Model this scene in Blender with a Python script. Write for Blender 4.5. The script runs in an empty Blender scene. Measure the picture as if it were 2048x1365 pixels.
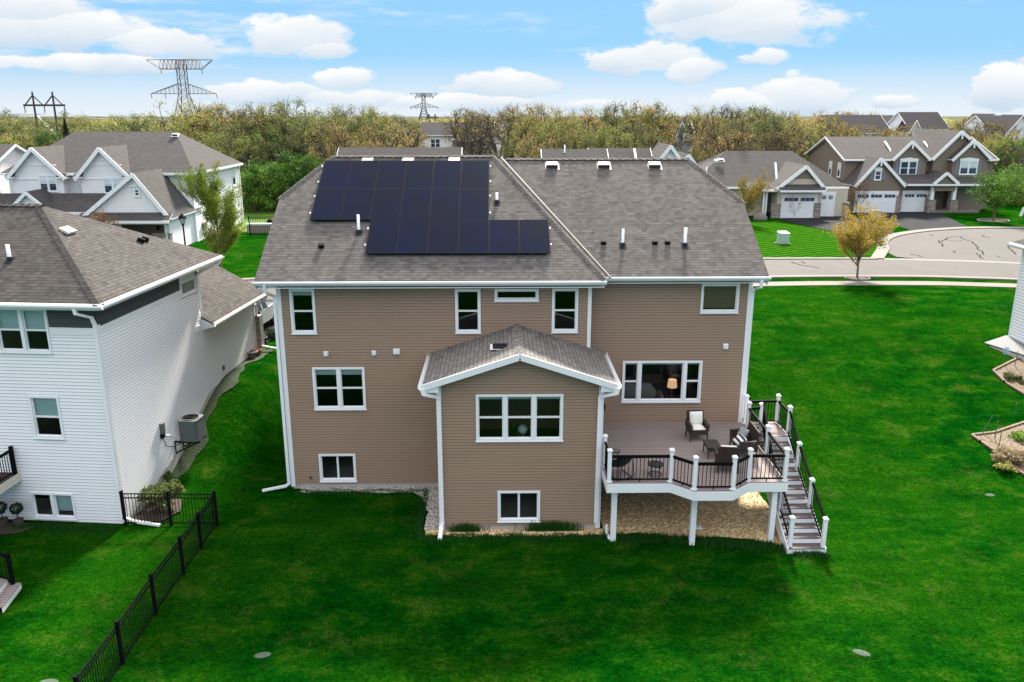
import bpy, math, random
from mathutils import Vector, Matrix
R=math.radians
random.seed(7)
SC=bpy.context.scene; COL=SC.collection
# ------------------------------------------------------------------ camera constants (drone, looking slightly down)
CAM_F=1640.; TILT=R(15.74); HEAD=R(0.9); CAM_H=13.57
def ray(px,py):
    u=(px-1024)/CAM_F; v=(682.5-py)/CAM_F
    c,s=math.cos(TILT),math.sin(TILT)
    x=u; y=c+v*s; z=-s+v*c
    cp,sp=math.cos(HEAD),math.sin(HEAD)
    return (x*cp+y*sp,-x*sp+y*cp,z)
def at(px,py,Y=None,Z=None,X=None):
    d=ray(px,py)
    if Y is not None: t=Y/d[1]
    elif X is not None: t=X/d[0]
    else: t=(Z-CAM_H)/d[2]
    return Vector((d[0]*t,d[1]*t,CAM_H+d[2]*t))
def smooth(t):
    t=min(1.,max(0.,t)); return t*t*(3-2*t)
def lerp(a,b,t): return a+(b-a)*t
# ------------------------------------------------------------------ mesh builder
OFF={}
class MB:
    def __init__(s): s.v=[]; s.f=[]; s.m=[]
    def poly(s,pts,mi=0):
        b=len(s.v); s.v+=[tuple(p) for p in pts]; s.f.append(tuple(range(b,b+len(pts)))); s.m.append(mi)
    def raw(s,vs,fs,mi=0):
        b=len(s.v); s.v+=[tuple(p) for p in vs]
        for f in fs: s.f.append(tuple(i+b for i in f)); s.m.append(mi)
    def box(s,x0,y0,z0,x1,y1,z1,mi=0):
        s.raw([(x0,y0,z0),(x1,y0,z0),(x1,y1,z0),(x0,y1,z0),(x0,y0,z1),(x1,y0,z1),(x1,y1,z1),(x0,y1,z1)],
              [(3,2,1,0),(4,5,6,7),(0,1,5,4),(1,2,6,5),(2,3,7,6),(3,0,4,7)],mi)
    def obox(s,c,sz,rz=0,mi=0,rx=0,ry=0):
        M=Matrix.Translation(c)@Matrix.Rotation(rz,4,'Z')@Matrix.Rotation(ry,4,'Y')@Matrix.Rotation(rx,4,'X')
        a,b,h=sz[0]/2,sz[1]/2,sz[2]/2
        vs=[M@Vector(p) for p in [(-a,-b,-h),(a,-b,-h),(a,b,-h),(-a,b,-h),(-a,-b,h),(a,-b,h),(a,b,h),(-a,b,h)]]
        s.raw(vs,[(3,2,1,0),(4,5,6,7),(0,1,5,4),(1,2,6,5),(2,3,7,6),(3,0,4,7)],mi)
    def rbox(s,c,sz,rz=0,mi=0,rx=0,ry=0,k=.25):   # soft box (cushions)
        M=Matrix.Translation(c)@Matrix.Rotation(rz,4,'Z')@Matrix.Rotation(ry,4,'Y')@Matrix.Rotation(rx,4,'X')
        n=6; vs=[]; fs=[]
        for j in range(n+1):
            for i in range(n+1):
                a=-1+2*i/n; b=-1+2*j/n
                e=max(0,(1-abs(a)**4)*(1-abs(b)**4))**.35
                for sg in (1,-1): vs.append(M@Vector((a*sz[0]/2*(1-k*.2*(1-e)),b*sz[1]/2*(1-k*.2*(1-e)),sg*sz[2]/2*(.25+.75*e))))
        I=lambda i,j,t:(j*(n+1)+i)*2+t
        for j in range(n):
            for i in range(n):
                fs.append((I(i,j,0),I(i+1,j,0),I(i+1,j+1,0),I(i,j+1,0)))
                fs.append((I(i,j+1,1),I(i+1,j+1,1),I(i+1,j,1),I(i,j,1)))
        for i in range(n):
            fs+=[(I(i,0,1),I(i+1,0,1),I(i+1,0,0),I(i,0,0)),(I(i+1,n,1),I(i,n,1),I(i,n,0),I(i+1,n,0)),
                 (I(0,i+1,1),I(0,i,1),I(0,i,0),I(0,i+1,0)),(I(n,i,1),I(n,i+1,1),I(n,i+1,0),I(n,i,0))]
        s.raw(vs,fs,mi)
    def beam(s,p,q,w,h,mi=0):    # box along p->q, w sideways, h in the up-ish direction
        p=Vector(p); q=Vector(q); d=(q-p)
        if d.length<1e-6: return
        d.normalize()
        up=Vector((0,0,1)) if abs(d.z)<.95 else Vector((0,1,0))
        sd=d.cross(up).normalized()*w/2; u=sd.cross(d).normalized()*h/2
        vs=[p-sd-u,p+sd-u,p+sd+u,p-sd+u,q-sd-u,q+sd-u,q+sd+u,q-sd+u]
        s.raw(vs,[(0,1,2,3),(7,6,5,4),(1,0,4,5),(2,1,5,6),(3,2,6,7),(0,3,7,4)],mi)
    def tube(s,pts,rs,n=6,mi=0,cap=True):
        pts=[Vector(p) for p in pts]
        if not isinstance(rs,(list,tuple)): rs=[rs]*len(pts)
        b=len(s.v); prev=None
        for i,p in enumerate(pts):
            d=(pts[min(i+1,len(pts)-1)]-pts[max(i-1,0)])
            d=d.normalized() if d.length>1e-9 else Vector((0,0,1))
            if prev is None:
                a=d.cross(Vector((0,0,1)) if abs(d.z)<.9 else Vector((1,0,0))).normalized()
            else:
                a=(prev-d*prev.dot(d)); a=a.normalized() if a.length>1e-6 else d.orthogonal().normalized()
            prev=a; c=d.cross(a)
            for k in range(n):
                t=2*math.pi*k/n; s.v.append(tuple(p+(a*math.cos(t)+c*math.sin(t))*rs[i]))
        for i in range(len(pts)-1):
            for k in range(n):
                k2=(k+1)%n; s.f.append((b+i*n+k,b+i*n+k2,b+(i+1)*n+k2,b+(i+1)*n+k)); s.m.append(mi)
        if cap:
            s.f.append(tuple(b+k for k in reversed(range(n)))); s.m.append(mi)
            e=b+(len(pts)-1)*n; s.f.append(tuple(e+k for k in range(n))); s.m.append(mi)
    def lathe(s,prof,c=(0,0,0),n=16,mi=0):
        b=len(s.v)
        for r,z in prof:
            for k in range(n):
                t=2*math.pi*k/n; s.v.append((c[0]+r*math.cos(t),c[1]+r*math.sin(t),c[2]+z))
        for i in range(len(prof)-1):
            for k in range(n):
                k2=(k+1)%n; s.f.append((b+i*n+k,b+i*n+k2,b+(i+1)*n+k2,b+(i+1)*n+k)); s.m.append(mi)
    def prism(s,xy,z0,z1,mi=0,mtop=None,mbot=None):
        n=len(xy); a=sum(xy[i][0]*xy[(i+1)%n][1]-xy[(i+1)%n][0]*xy[i][1] for i in range(n))
        if a<0: xy=xy[::-1]
        s.poly([(x,y,z1) for x,y in xy],mi if mtop is None else mtop)
        s.poly([(x,y,z0) for x,y in xy[::-1]],mi if mbot is None else mbot)
        for i in range(n):
            x,y=xy[i]; X,Y=xy[(i+1)%n]; s.poly([(x,y,z0),(X,Y,z0),(X,Y,z1),(x,y,z1)],mi)
    def slab(s,pts,th,mi=0,ms=1):     # roof plane with thickness: top mi, sides and underside ms
        pts=[Vector(p) for p in pts]
        nn=Vector((0,0,0))
        for i in range(len(pts)):
            a=pts[i]; b=pts[(i+1)%len(pts)]
            nn+=Vector(((a.y-b.y)*(a.z+b.z),(a.z-b.z)*(a.x+b.x),(a.x-b.x)*(a.y+b.y)))
        if nn.z<0: pts=pts[::-1]
        lo=[p-Vector((0,0,th)) for p in pts]
        s.poly(pts,mi); s.poly(lo[::-1],ms)
        for i in range(len(pts)):
            j=(i+1)%len(pts); s.poly([lo[i],lo[j],pts[j],pts[i]],ms)
    def build(s,name,mats,parent=None,smooth_=False,off=None):
        if not isinstance(mats,(list,tuple)): mats=[mats]
        o0=off if off is not None else (OFF.get(parent.name,(0,0,0)) if parent else (0,0,0))
        me=bpy.data.meshes.new(name)
        me.from_pydata([(v[0]-o0[0],v[1]-o0[1],v[2]-o0[2]) for v in s.v],[],s.f)
        for m in mats: me.materials.append(m)
        if len(mats)>1: me.polygons.foreach_set('material_index',[min(i,len(mats)-1) for i in s.m])
        if smooth_: me.polygons.foreach_set('use_smooth',[True]*len(me.polygons))
        planar_uv(me)
        o=bpy.data.objects.new(name,me); COL.objects.link(o)
        if parent: o.parent=parent; OFF[o.name]=o0
        return o
def planar_uv(me):
    uv=me.uv_layers.new(name='UVMap'); d=[0.]*(2*len(me.loops)); Z=Vector((0,0,1)); vs=me.vertices
    for p in me.polygons:
        n=p.normal
        if abs(n.z)>.999: u=Vector((1,0,0)); v=Vector((0,1,0))
        else:
            u=Z.cross(n).normalized(); v=n.cross(u)
        for li in p.loop_indices:
            c=vs[me.loops[li].vertex_index].co
            d[2*li]=c.dot(u); d[2*li+1]=c.dot(v)
    uv.data.foreach_set('uv',d)
def tag(o,label=None,cat=None,group=None,kind=None):
    if label: o['label']=label
    if cat: o['category']=cat
    if group: o['group']=group
    if kind: o['kind']=kind
    return o
def thing(name,label,cat,loc=(0,0,0),rz=0,group=None,world=True):
    o=bpy.data.objects.new(name,None); COL.objects.link(o); o.empty_display_size=.3
    o.location=loc; o.rotation_euler=(0,0,rz); OFF[o.name]=tuple(loc) if world else (0,0,0)
    return tag(o,label,cat,group)
def copy_tree(o,parent=None):
    c=o.copy(); COL.objects.link(c)
    if parent: c.parent=parent
    for ch in list(o.children): copy_tree(ch,c)
    return c
# ------------------------------------------------------------------ materials
def lin(r,g,b): return tuple(((x/255+.055)/1.055)**2.4 if x/255>.04045 else x/255/12.92 for x in (r,g,b))+(1,)
class N:
    def __init__(s,name):
        s.m=bpy.data.materials.new(name); s.m.use_nodes=True; s.t=s.m.node_tree; s.t.nodes.clear()
        s.out=s.n('ShaderNodeOutputMaterial'); s.b=s.n('ShaderNodeBsdfPrincipled'); s.l(s.b.outputs[0],s.out.inputs[0])
    def n(s,t,**k):
        n=s.t.nodes.new(t)
        for a,b in k.items(): setattr(n,a,b)
        return n
    def l(s,a,b): s.t.links.new(a,b)
    def uv(s,sc=(1,1,1),loc=(0,0,0)):
        tc=s.n('ShaderNodeTexCoord'); mp=s.n('ShaderNodeMapping'); mp.inputs['Scale'].default_value=sc; mp.inputs['Location'].default_value=loc
        s.l(tc.outputs['UV'],mp.inputs[0]); return mp.outputs[0]
    def obj(s,sc=(1,1,1)):
        tc=s.n('ShaderNodeTexCoord'); mp=s.n('ShaderNodeMapping'); mp.inputs['Scale'].default_value=sc
        s.l(tc.outputs['Object'],mp.inputs[0]); return mp.outputs[0]
    def pos(s,sc=(1,1,1)):
        g=s.n('ShaderNodeNewGeometry'); mp=s.n('ShaderNodeMapping'); mp.inputs['Scale'].default_value=sc
        s.l(g.outputs['Position'],mp.inputs[0]); return mp.outputs[0]
    def noise(s,vec,scale,detail=3,rough=.55,dist=0):
        n=s.n('ShaderNodeTexNoise'); n.inputs['Scale'].default_value=scale; n.inputs['Detail'].default_value=detail
        n.inputs['Roughness'].default_value=rough; n.inputs['Distortion'].default_value=dist
        if vec is not None: s.l(vec,n.inputs['Vector'])
        return n.outputs['Fac']
    def ramp(s,fac,stops,interp='LINEAR'):
        r=s.n('ShaderNodeValToRGB'); e=r.color_ramp.elements; r.color_ramp.interpolation=interp
        while len(e)<len(stops): e.new(.5)
        for i,(p,c) in enumerate(stops): e[i].position=p; e[i].color=c if len(c)==4 else tuple(c)+(1,)
        s.l(fac,r.inputs[0]); return r.outputs[0]
    def mix(s,fac,a,b,mode='MIX'):
        m=s.n('ShaderNodeMix',data_type='RGBA',blend_type=mode)
        for v,i in ((fac,0),(a,6),(b,7)):
            if isinstance(v,(float,int)): m.inputs[i].default_value=v
            elif isinstance(v,tuple): m.inputs[i].default_value=v
            else: s.l(v,m.inputs[i])
        return m.outputs[2]
    def math(s,op,a,b=0.,c=None):
        m=s.n('ShaderNodeMath',operation=op)
        for i,v in enumerate((a,b,c)):
            if v is None: continue
            if isinstance(v,(float,int)): m.inputs[i].default_value=v
            else: s.l(v,m.inputs[i])
        return m.outputs[0]
    def sep(s,vec):
        n=s.n('ShaderNodeSeparateXYZ'); s.l(vec,n.inputs[0]); return n.outputs
    def bump(s,h,strength=.5,dist=.02):
        b=s.n('ShaderNodeBump'); b.inputs['Strength'].default_value=strength; b.inputs['Distance'].default_value=dist
        s.l(h,b.inputs['Height']); s.l(b.outputs[0],s.b.inputs['Normal'])
    def set(s,col=None,rough=.6,metal=0,spec=.5):
        if isinstance(col,tuple): s.b.inputs['Base Color'].default_value=col
        elif col is not None: s.l(col,s.b.inputs['Base Color'])
        s.b.inputs['Roughness'].default_value=rough; s.b.inputs['Metallic'].default_value=metal
        s.b.inputs['Specular IOR Level'].default_value=spec
        return s.m
def c4(r,g,b): return (r,g,b,1.)
def scl(c,k): return (c[0]*k,c[1]*k,c[2]*k,1.)
def plain(name,col,rough=.55,var=.12,scale=3.,metal=0,spec=.5,bump=0):
    m=N(name); v=m.pos(); f=m.noise(v,scale,4)
    c=m.mix(f,scl(col,1-var),scl(col,1+var))
    if bump: m.bump(m.noise(v,scale*12,2),bump,.01)
    return m.set(c,rough,metal,spec)
def siding_mat(name,col,course=None,var=.1,lap=None):
    # vinyl siding; near walls have real laps, far walls get the lap as relief
    m=N(name); u=m.uv(); x=m.sep(u)
    f=m.noise(m.pos(),.45,3); f2=m.noise(m.uv((3,40,1)),1.,2)
    c=m.mix(f,scl(col,1-var*.7),scl(col,1+var*.7)); c=m.mix(m.math('MULTIPLY',f2,.35),c,scl(col,.82))
    st=m.noise(m.pos((5,5,.25)),1.,3); c=m.mix(m.math('MULTIPLY',m.math('GREATER_THAN',st,.62),.06),c,scl(col,.6))
    if lap:      # shadow under each lap butt painted into the colour, lower edge painted lighter
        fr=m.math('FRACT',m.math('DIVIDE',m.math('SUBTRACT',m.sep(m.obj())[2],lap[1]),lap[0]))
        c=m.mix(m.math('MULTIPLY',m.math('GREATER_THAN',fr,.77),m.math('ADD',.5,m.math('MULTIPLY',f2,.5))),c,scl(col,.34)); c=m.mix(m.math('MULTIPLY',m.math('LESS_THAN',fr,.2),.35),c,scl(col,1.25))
    if course:
        fr=m.math('FRACT',m.math('DIVIDE',x[1],course))
        ln=m.math('LESS_THAN',fr,.13)
        c=m.mix(m.math('MULTIPLY',ln,.45),c,scl(col,.45)); m.bump(m.math('SUBTRACT',1.,fr),.6,.03)
    return m.set(c,.55,0,.35)
def shingle_mat(name,a,b,mort,row=.145,w=.33):
    m=N(name); u=m.uv()
    n0=m.noise(u,2.5,2)
    br=m.n('ShaderNodeTexBrick'); br.offset=.37; br.offset_frequency=2; br.squash=.8; br.squash_frequency=3
    m.l(u,br.inputs['Vector'])
    for k,v in (('Color1',a),('Color2',b),('Mortar',mort)): br.inputs[k].default_value=v
    br.inputs['Scale'].default_value=1; br.inputs['Mortar Size'].default_value=.009; br.inputs['Mortar Smooth'].default_value=.3
    br.inputs['Bias'].default_value=-.05; br.inputs['Brick Width'].default_value=w; br.inputs['Row Height'].default_value=row
    br2=m.n('ShaderNodeTexBrick'); br2.offset=.61; m.l(m.uv((1,1,1),(.17,0,0)),br2.inputs['Vector'])
    for k,v in (('Color1',c4(0,0,0)),('Color2',c4(1,1,1)),('Mortar',c4(.5,.5,.5))): br2.inputs[k].default_value=v
    br2.inputs['Scale'].default_value=1; br2.inputs['Mortar Size'].default_value=0; br2.inputs['Brick Width'].default_value=w*.55; br2.inputs['Row Height'].default_value=row
    c=m.mix(.5,br.outputs['Color'],m.mix(br2.outputs['Color'],scl(a,.75),scl(b,1.2)))
    big=m.noise(m.uv(),.35,4); c=m.mix(m.math('MULTIPLY',big,.5),c,scl(a,.85))
    st=m.noise(m.uv((2.2,.16,1)),1.,4); c=m.mix(m.math('MULTIPLY',m.math('SUBTRACT',st,.35),.5),c,scl(b,1.12))
    gr=m.noise(u,90,2); c=m.mix(.25,c,m.mix(gr,scl(a,.5),scl(b,1.35)))
    x=m.sep(u); fr=m.math('FRACT',m.math('DIVIDE',x[1],row))
    c=m.mix(m.math('MULTIPLY',m.math('GREATER_THAN',fr,.80),.55),c,mort)
    m.bump(m.math('SUBTRACT',br.outputs['Fac'],fr),-.5,.012)
    return m.set(c,.95,0,.1)
def leaf_mat(name,stops,trans=.35):
    m=N(name); g=m.n('ShaderNodeNewGeometry'); oi=m.n('ShaderNodeObjectInfo')
    f=m.noise(m.pos(),.28,3)
    k=m.math('ADD',m.math('MULTIPLY',g.outputs['Random Per Island'],.3),m.math('ADD',m.math('MULTIPLY',f,.6),m.math('MULTIPLY',m.math('SUBTRACT',oi.outputs['Random'],.45),.75)))
    c=m.ramp(k,stops); m.set(c,.75,0,.2)
    t=m.n('ShaderNodeBsdfTranslucent'); m.l(c,t.inputs[0]); mx=m.n('ShaderNodeMixShader'); mx.inputs[0].default_value=trans
    m.l(m.b.outputs[0],mx.inputs[1]); m.l(t.outputs[0],mx.inputs[2]); m.l(mx.outputs[0],m.out.inputs[0])
    return m.m
def bark_mat(name,col):
    m=N(name); f=m.noise(m.obj((2,2,.6)),3.,4); return m.set(m.mix(f,scl(col,.6),scl(col,1.4)),.9,0,.2)
def glass_mat(name,tint=.55,rough=.0,base=.06):
    m=N(name); tr=m.n('ShaderNodeBsdfTransparent'); tr.inputs[0].default_value=(tint*.95,tint,tint*1.0,1)
    gl=m.n('ShaderNodeBsdfGlossy'); gl.inputs['Roughness'].default_value=rough; gl.inputs[0].default_value=(.9,.95,1,1)
    lw=m.n('ShaderNodeFresnel'); lw.inputs['IOR'].default_value=1.55
    fac=m.math('ADD',m.math('MULTIPLY',lw.outputs[0],.75),base)
    mx=m.n('ShaderNodeMixShader'); m.l(fac,mx.inputs[0]); m.l(tr.outputs[0],mx.inputs[1]); m.l(gl.outputs[0],mx.inputs[2])
    m.l(mx.outputs[0],m.out.inputs[0]); return m.m
def dark_glass(name,col=(.012,.016,.022,1)):
    m=N(name); f=m.noise(m.pos(),.9,2); return m.set(m.mix(f,scl(col,.5),scl(col,2.2)),.06,0,.6)
def stone_mat(name):
    m=N(name); u=m.uv()
    br=m.n('ShaderNodeTexBrick'); br.offset=.43; m.l(u,br.inputs['Vector'])
    for k,v in (('Color1',c4(.32,.28,.24)),('Color2',c4(.09,.08,.075)),('Mortar',c4(.2,.18,.16))): br.inputs[k].default_value=v
    br.inputs['Scale'].default_value=1; br.inputs['Mortar Size'].default_value=.012; br.inputs['Brick Width'].default_value=.38; br.inputs['Row Height'].default_value=.14
    c=m.mix(m.math('MULTIPLY',m.noise(u,5,3),.5),br.outputs['Color'],c4(.36,.3,.25)); m.bump(br.outputs['Fac'],-.6,.02); return m.set(c,.85)
M={}
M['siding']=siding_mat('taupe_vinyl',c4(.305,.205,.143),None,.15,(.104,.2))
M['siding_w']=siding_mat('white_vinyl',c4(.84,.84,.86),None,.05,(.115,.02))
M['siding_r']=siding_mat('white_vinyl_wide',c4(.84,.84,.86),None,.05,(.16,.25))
M['siding_tan']=siding_mat('cream_vinyl',c4(.60,.55,.46),None,.06)
M['siding_far_w']=siding_mat('far_white_siding',c4(.78,.78,.79),.15,.04)
M['siding_far_b']=siding_mat('far_brown_siding',c4(.20,.155,.115),.16,.1)
M['siding_far_t']=siding_mat('far_tan_siding',c4(.50,.45,.36),.16,.06)
M['siding_far_g']=siding_mat('far_grey_siding',c4(.17,.19,.22),.16,.08)
M['shake']=siding_mat('dark_shake_panel',c4(.045,.055,.055),.18,.25)
M['white']=plain('white_trim',c4(.78,.79,.80),.4,.05,1.5)
M['fascia']=plain('white_metal_fascia',c4(.76,.77,.78),.35,.05,1.)
M['concrete']=plain('concrete',c4(.42,.40,.37),.85,.18,2.,bump=.2)
M['sh_main']=shingle_mat('weathered_shingle',c4(0.05078,0.04637,0.04415),c4(0.1711,0.1567,0.1468),c4(0.03312,0.03091,0.0298))
M['sh_left']=shingle_mat('warm_weathered_shingle',c4(0.03707,0.0335,0.03136),c4(0.114,0.1041,0.09623),c4(0.02281,0.02067,0.01925))
M['sh_add']=shingle_mat('lighter_weathered_shingle',c4(.085,.079,.074),c4(.24,.222,.205),c4(.05,.047,.044))
M['sh_far']=shingle_mat('far_shingle',c4(0.0576,0.0536,0.0536),c4(0.092,0.0856,0.0824),c4(0.056,0.0512,0.0496),.2,.5)
M['sh_dark']=shingle_mat('dark_shingle',c4(.028,.026,.03),c4(.05,.046,.05),c4(.02,.02,.022),.2,.5)
M['glass']=glass_mat('window_glass',.78,0,.0)
M['dglass']=dark_glass('dark_window_glass')
M['dglass2']=dark_glass('navy_window_glass',c4(.02,.03,.06))
M['blind']=plain('window_blind',c4(.55,.66,.65),.6,.08,4.)
M['blind_tan']=plain('slatted_blind',c4(.33,.27,.16),.6,.1,4.)
M['room']=plain('interior_paint',c4(0.099,0.09,0.081),.9,.1)
M['floor_in']=plain('interior_floor',c4(0.066,0.0528,0.04356),.6,.15)
M['black']=plain('black_metal',c4(.006,.006,.007),.7,.2,4.,0,.04)
M['blackplastic']=plain('black_plastic',c4(.02,.02,.022),.5,.2,4.)
M['pvc']=plain('white_pvc',c4(.8,.8,.82),.35,.04)
M['lead']=plain('dark_flashing',c4(.03,.03,.036),.8,.2,3.,0,.05)
M['flash']=plain('metal_flashing',c4(.12,.115,.11),.7,.2,3.)
M['vent']=plain('taupe_vent_metal',c4(0.07128,0.06534,0.06138),.5,.1)
M['composite']=None
M['wicker']=None
M['cushion']=plain('ivory_cushion',c4(.72,.70,.65),.9,.06,6.,bump=.2)
M['railtop']=plain('rail_top',c4(.03,.03,.036),.3,.15,3.)
M['deckwhite']=plain('white_vinyl_wrap',c4(.80,.81,.83),.35,.03,1.)
M['steel']=plain('grey_steel',c4(0.0935,0.11,0.11),.5,.12,3.)
M['galv']=plain('galvanised_lattice',c4(.11,.11,.12),.6,.2)
M['wood_pole']=plain('weathered_pole',c4(.06,.05,.045),.9,.2)
M['bark']=bark_mat('oak_bark',c4(0.072,0.0576,0.048))
M['bark_l']=bark_mat('young_bark',c4(.16,.12,.085))
M['asphalt']=plain('driveway_asphalt',c4(.02,.02,.024),.95,.3,.8,0,.08,.25)
M['stone']=stone_mat('stacked_stone')
M['terracotta']=plain('terracotta',c4(.45,.17,.09),.8,.15,6.)
M['pot_grey']=plain('clay_pot',c4(.25,.21,.17),.8,.15,6.)
M['mulch']=plain('mulch',c4(.05,.035,.025),.95,.5,9.,bump=.6)
M['greenbox']=plain('pale_green_paint',c4(.30,.44,.36),.5,.06)
def mk_composite(k=1.,nm='composite_decking'):
    m=N(nm); u=m.uv(); x=m.sep(u)
    b=m.math('DIVIDE',x[1],.14); fr=m.math('FRACT',b); idx=m.math('FLOOR',b)
    wn=m.n('ShaderNodeTexWhiteNoise',noise_dimensions='1D'); m.l(idx,wn.inputs['W'])
    g=m.noise(m.uv((1.2,18,1)),2.,4)
    c=m.mix(g,scl(c4(.215,.17,.155),k),scl(c4(.32,.265,.25),k)); c=m.mix(m.math('MULTIPLY',wn.outputs[0],.35),c,c4(.19,.16,.17))
    gap=m.math('LESS_THAN',fr,.11); c=m.mix(m.math('MULTIPLY',gap,.9),c,c4(.03,.025,.025)); m.bump(gap,-.5,.01)
    return m.set(c,.75,0,.12)
M['composite']=mk_composite(); M['tread']=mk_composite(.42,'dark_composite_tread')
def mk_wicker():
    m=N('brown_wicker'); u=m.uv((1,1,1)); w=m.n('ShaderNodeTexWave'); w.inputs['Scale'].default_value=14; w.bands_direction='Y'; m.l(u,w.inputs[0])
    w2=m.n('ShaderNodeTexWave'); w2.inputs['Scale'].default_value=9; w2.bands_direction='X'; m.l(u,w2.inputs[0])
    f=m.math('MULTIPLY',w.outputs['Fac'],w2.outputs['Fac']); c=m.mix(f,c4(.018,.010,.008),c4(.075,.042,.034)); m.bump(f,.6,.01); return m.set(c,.6)
M['wicker']=mk_wicker()
def mk_solar():
    m=N('solar_cells'); u=m.uv(); x=m.sep(u)
    fx=m.math('FRACT',m.math('DIVIDE',x[0],.045)); fy=m.math('FRACT',m.math('DIVIDE',x[1],.16))
    ln=m.math('MAXIMUM',m.math('LESS_THAN',fx,.14),m.math('LESS_THAN',fy,.05))
    n=m.noise(m.pos((.7,.7,.7)),.9,3); a=m.ramp(n,[(.3,c4(.003,.006,.026)),(.5,c4(.004,.006,.018)),(.65,c4(.006,.006,.016))])
    c=m.mix(m.math('MULTIPLY',ln,.5),a,c4(.012,.017,.034)); return m.set(c,.2,0,.04)
M['solar']=mk_solar()
def mk_grass():
    m=N('lawn_grass'); p=m.pos()
    f1=m.noise(p,.11,4,.6); f2=m.noise(m.pos((.8,1.3,1)),.7,7,.72,.15); f3=m.noise(m.pos((1,1.25,1)),4.2,6,.78,.0); f4=m.noise(m.pos((1,1.3,1)),12.,5,.8)
    c=m.ramp(f2,[(.34,c4(.0004,.022,.0012)),(.47,c4(.0010,.036,.0014)),(.57,c4(.006,.050,.0016)),(.7,c4(.030,.068,.006))])
    c=m.mix(m.math('MULTIPLY',m.ramp(f1,[(.44,c4(0,0,0)),(.6,c4(1,1,1))]),.45),c,c4(.010,.053,.0014))
    mot=m.ramp(f3,[(.36,c4(.66,.7,.68)),(.5,c4(1,1,1)),(.64,c4(1.5,1.3,1.3))]); c=m.mix(1.,c,mot,'MULTIPLY')
    dry=m.ramp(m.noise(p,.6,7,.78,.2),[(.54,c4(0,0,0)),(.66,c4(1,1,1))]); c=m.mix(m.math('MULTIPLY',m.math('MULTIPLY',dry,f3),.6),c,c4(.06,.085,.015))
    fine=m.ramp(f4,[(.34,c4(.42,.5,.5)),(.5,c4(1,1,1)),(.66,c4(1.95,1.65,1.5))]); c=m.mix(1.,c,fine,'MULTIPLY')
    m.bump(m.math('ADD',f4,m.math('MULTIPLY',f3,.8)),.9,.06)
    return m.set(c,1.,0,.0)
M['grass']=mk_grass()
M['field']=None
def mk_field():
    m=N('rough_field'); p=m.pos(); f=m.noise(p,.12,5,.65,.5); f2=m.noise(p,2.5,4,.7)
    c=m.ramp(f,[(.3,c4(.045,.13,.012)),(.48,c4(.075,.15,.02)),(.6,c4(.17,.18,.05)),(.75,c4(.24,.2,.09))]); c=m.mix(m.math('MULTIPLY',f2,.5),c,c4(.04,.09,.015)); mr=m.n('ShaderNodeMapRange'); m.l(m.sep(p)[1],mr.inputs[0]); mr.inputs[1].default_value=112; mr.inputs[2].default_value=135
    c=m.mix(mr.outputs[0],c,m.mix(f2,c4(.02,.024,.009),c4(.06,.055,.022))); m.bump(f2,.8,.1)
    return m.set(c,.95,0,.1)
M['field']=mk_field()
def mk_gravel(name,a,b,d):
    m=N(name); v=m.n('ShaderNodeTexVoronoi'); v.inputs['Scale'].default_value=19; m.l(m.pos(),v.inputs['Vector'])
    wn=m.n('ShaderNodeTexWhiteNoise'); m.l(v.outputs['Color'],wn.inputs['Vector'])
    c=m.ramp(wn.outputs[0],[(0,d),(.4,a),(.75,b),(.97,scl(b,1.6))]); big=m.noise(m.pos(),.8,4); c=m.mix(m.math('MULTIPLY',big,.5),c,scl(a,.8)); m.bump(v.outputs['Distance'],-1.,.05); return m.set(c,.9)
M['gravel']=mk_gravel('tan_gravel',c4(0.5148,0.3557,0.1778),c4(0.7301,0.5616,0.3276),c4(0.2621,0.1685,0.07488))
M['gravel_w']=mk_gravel('pale_river_rock',c4(.30,.28,.25),c4(.5,.47,.43),c4(.10,.09,.08))
def mk_road(name,a,b):
    m=N(name); p=m.pos(); f=m.noise(p,.35,5,.6); f2=m.noise(p,14,3,.7); c=m.mix(f,a,b); c=m.mix(m.math('MULTIPLY',f2,.4),c,scl(a,.75))
    pt=m.noise(p,.08,3); c=m.mix(m.math('MULTIPLY',m.ramp(m.noise(p,.5,6,.75,.8),[(.5,c4(0,0,0)),(.66,c4(1,1,1))]),.3),c,scl(a,.6)); m.bump(f2,.3,.01); return m.set(c,.9,0,.2)
M['bed_soil']=mk_gravel('bed_soil',c4(0.0992,0.0682,0.0372),c4(0.1612,0.1178,0.0744),c4(0.031,0.0248,0.0155))
M['road']=mk_road('weathered_road',c4(.082,.075,.070),c4(.112,.103,.096))
M['curb']=mk_road('concrete_curb',c4(.165,.15,.13),c4(.21,.195,.17))
M['crack']=plain('tar_sealant',c4(.03,.028,.028),1.,.2,3.,0,0.)
M['leaf_oak']=leaf_mat('oak_bud_leaves',[(.2,c4(0.1463,0.1291,0.04817)),(.5,c4(0.2753,0.2237,0.07226)),(.7,c4(0.3957,0.2925,0.09462)),(.95,c4(0.5678,0.3785,0.1463))],.25)
M['leaf_olive']=leaf_mat('olive_leaves',[(.2,c4(0.09979,0.127,0.03992)),(.5,c4(0.1996,0.2268,0.05988)),(.75,c4(0.3084,0.2994,0.08165)),(.95,c4(0.4173,0.3629,0.1089))],.25)
M['leaf_green']=leaf_mat('fresh_green_leaves',[(.2,c4(0.0345,0.09775,0.0115)),(.5,c4(0.08625,0.1955,0.0184)),(.8,c4(0.1725,0.2875,0.0345))],.25)
M['leaf_gold']=leaf_mat('golden_spring_leaves',[(.2,c4(0.2024,0.1518,0.0253)),(.5,c4(0.3669,0.2656,0.0506)),(.8,c4(0.506,0.3542,0.08855)),(.97,c4(0.5693,0.3795,0.1518))],.25)
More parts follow.
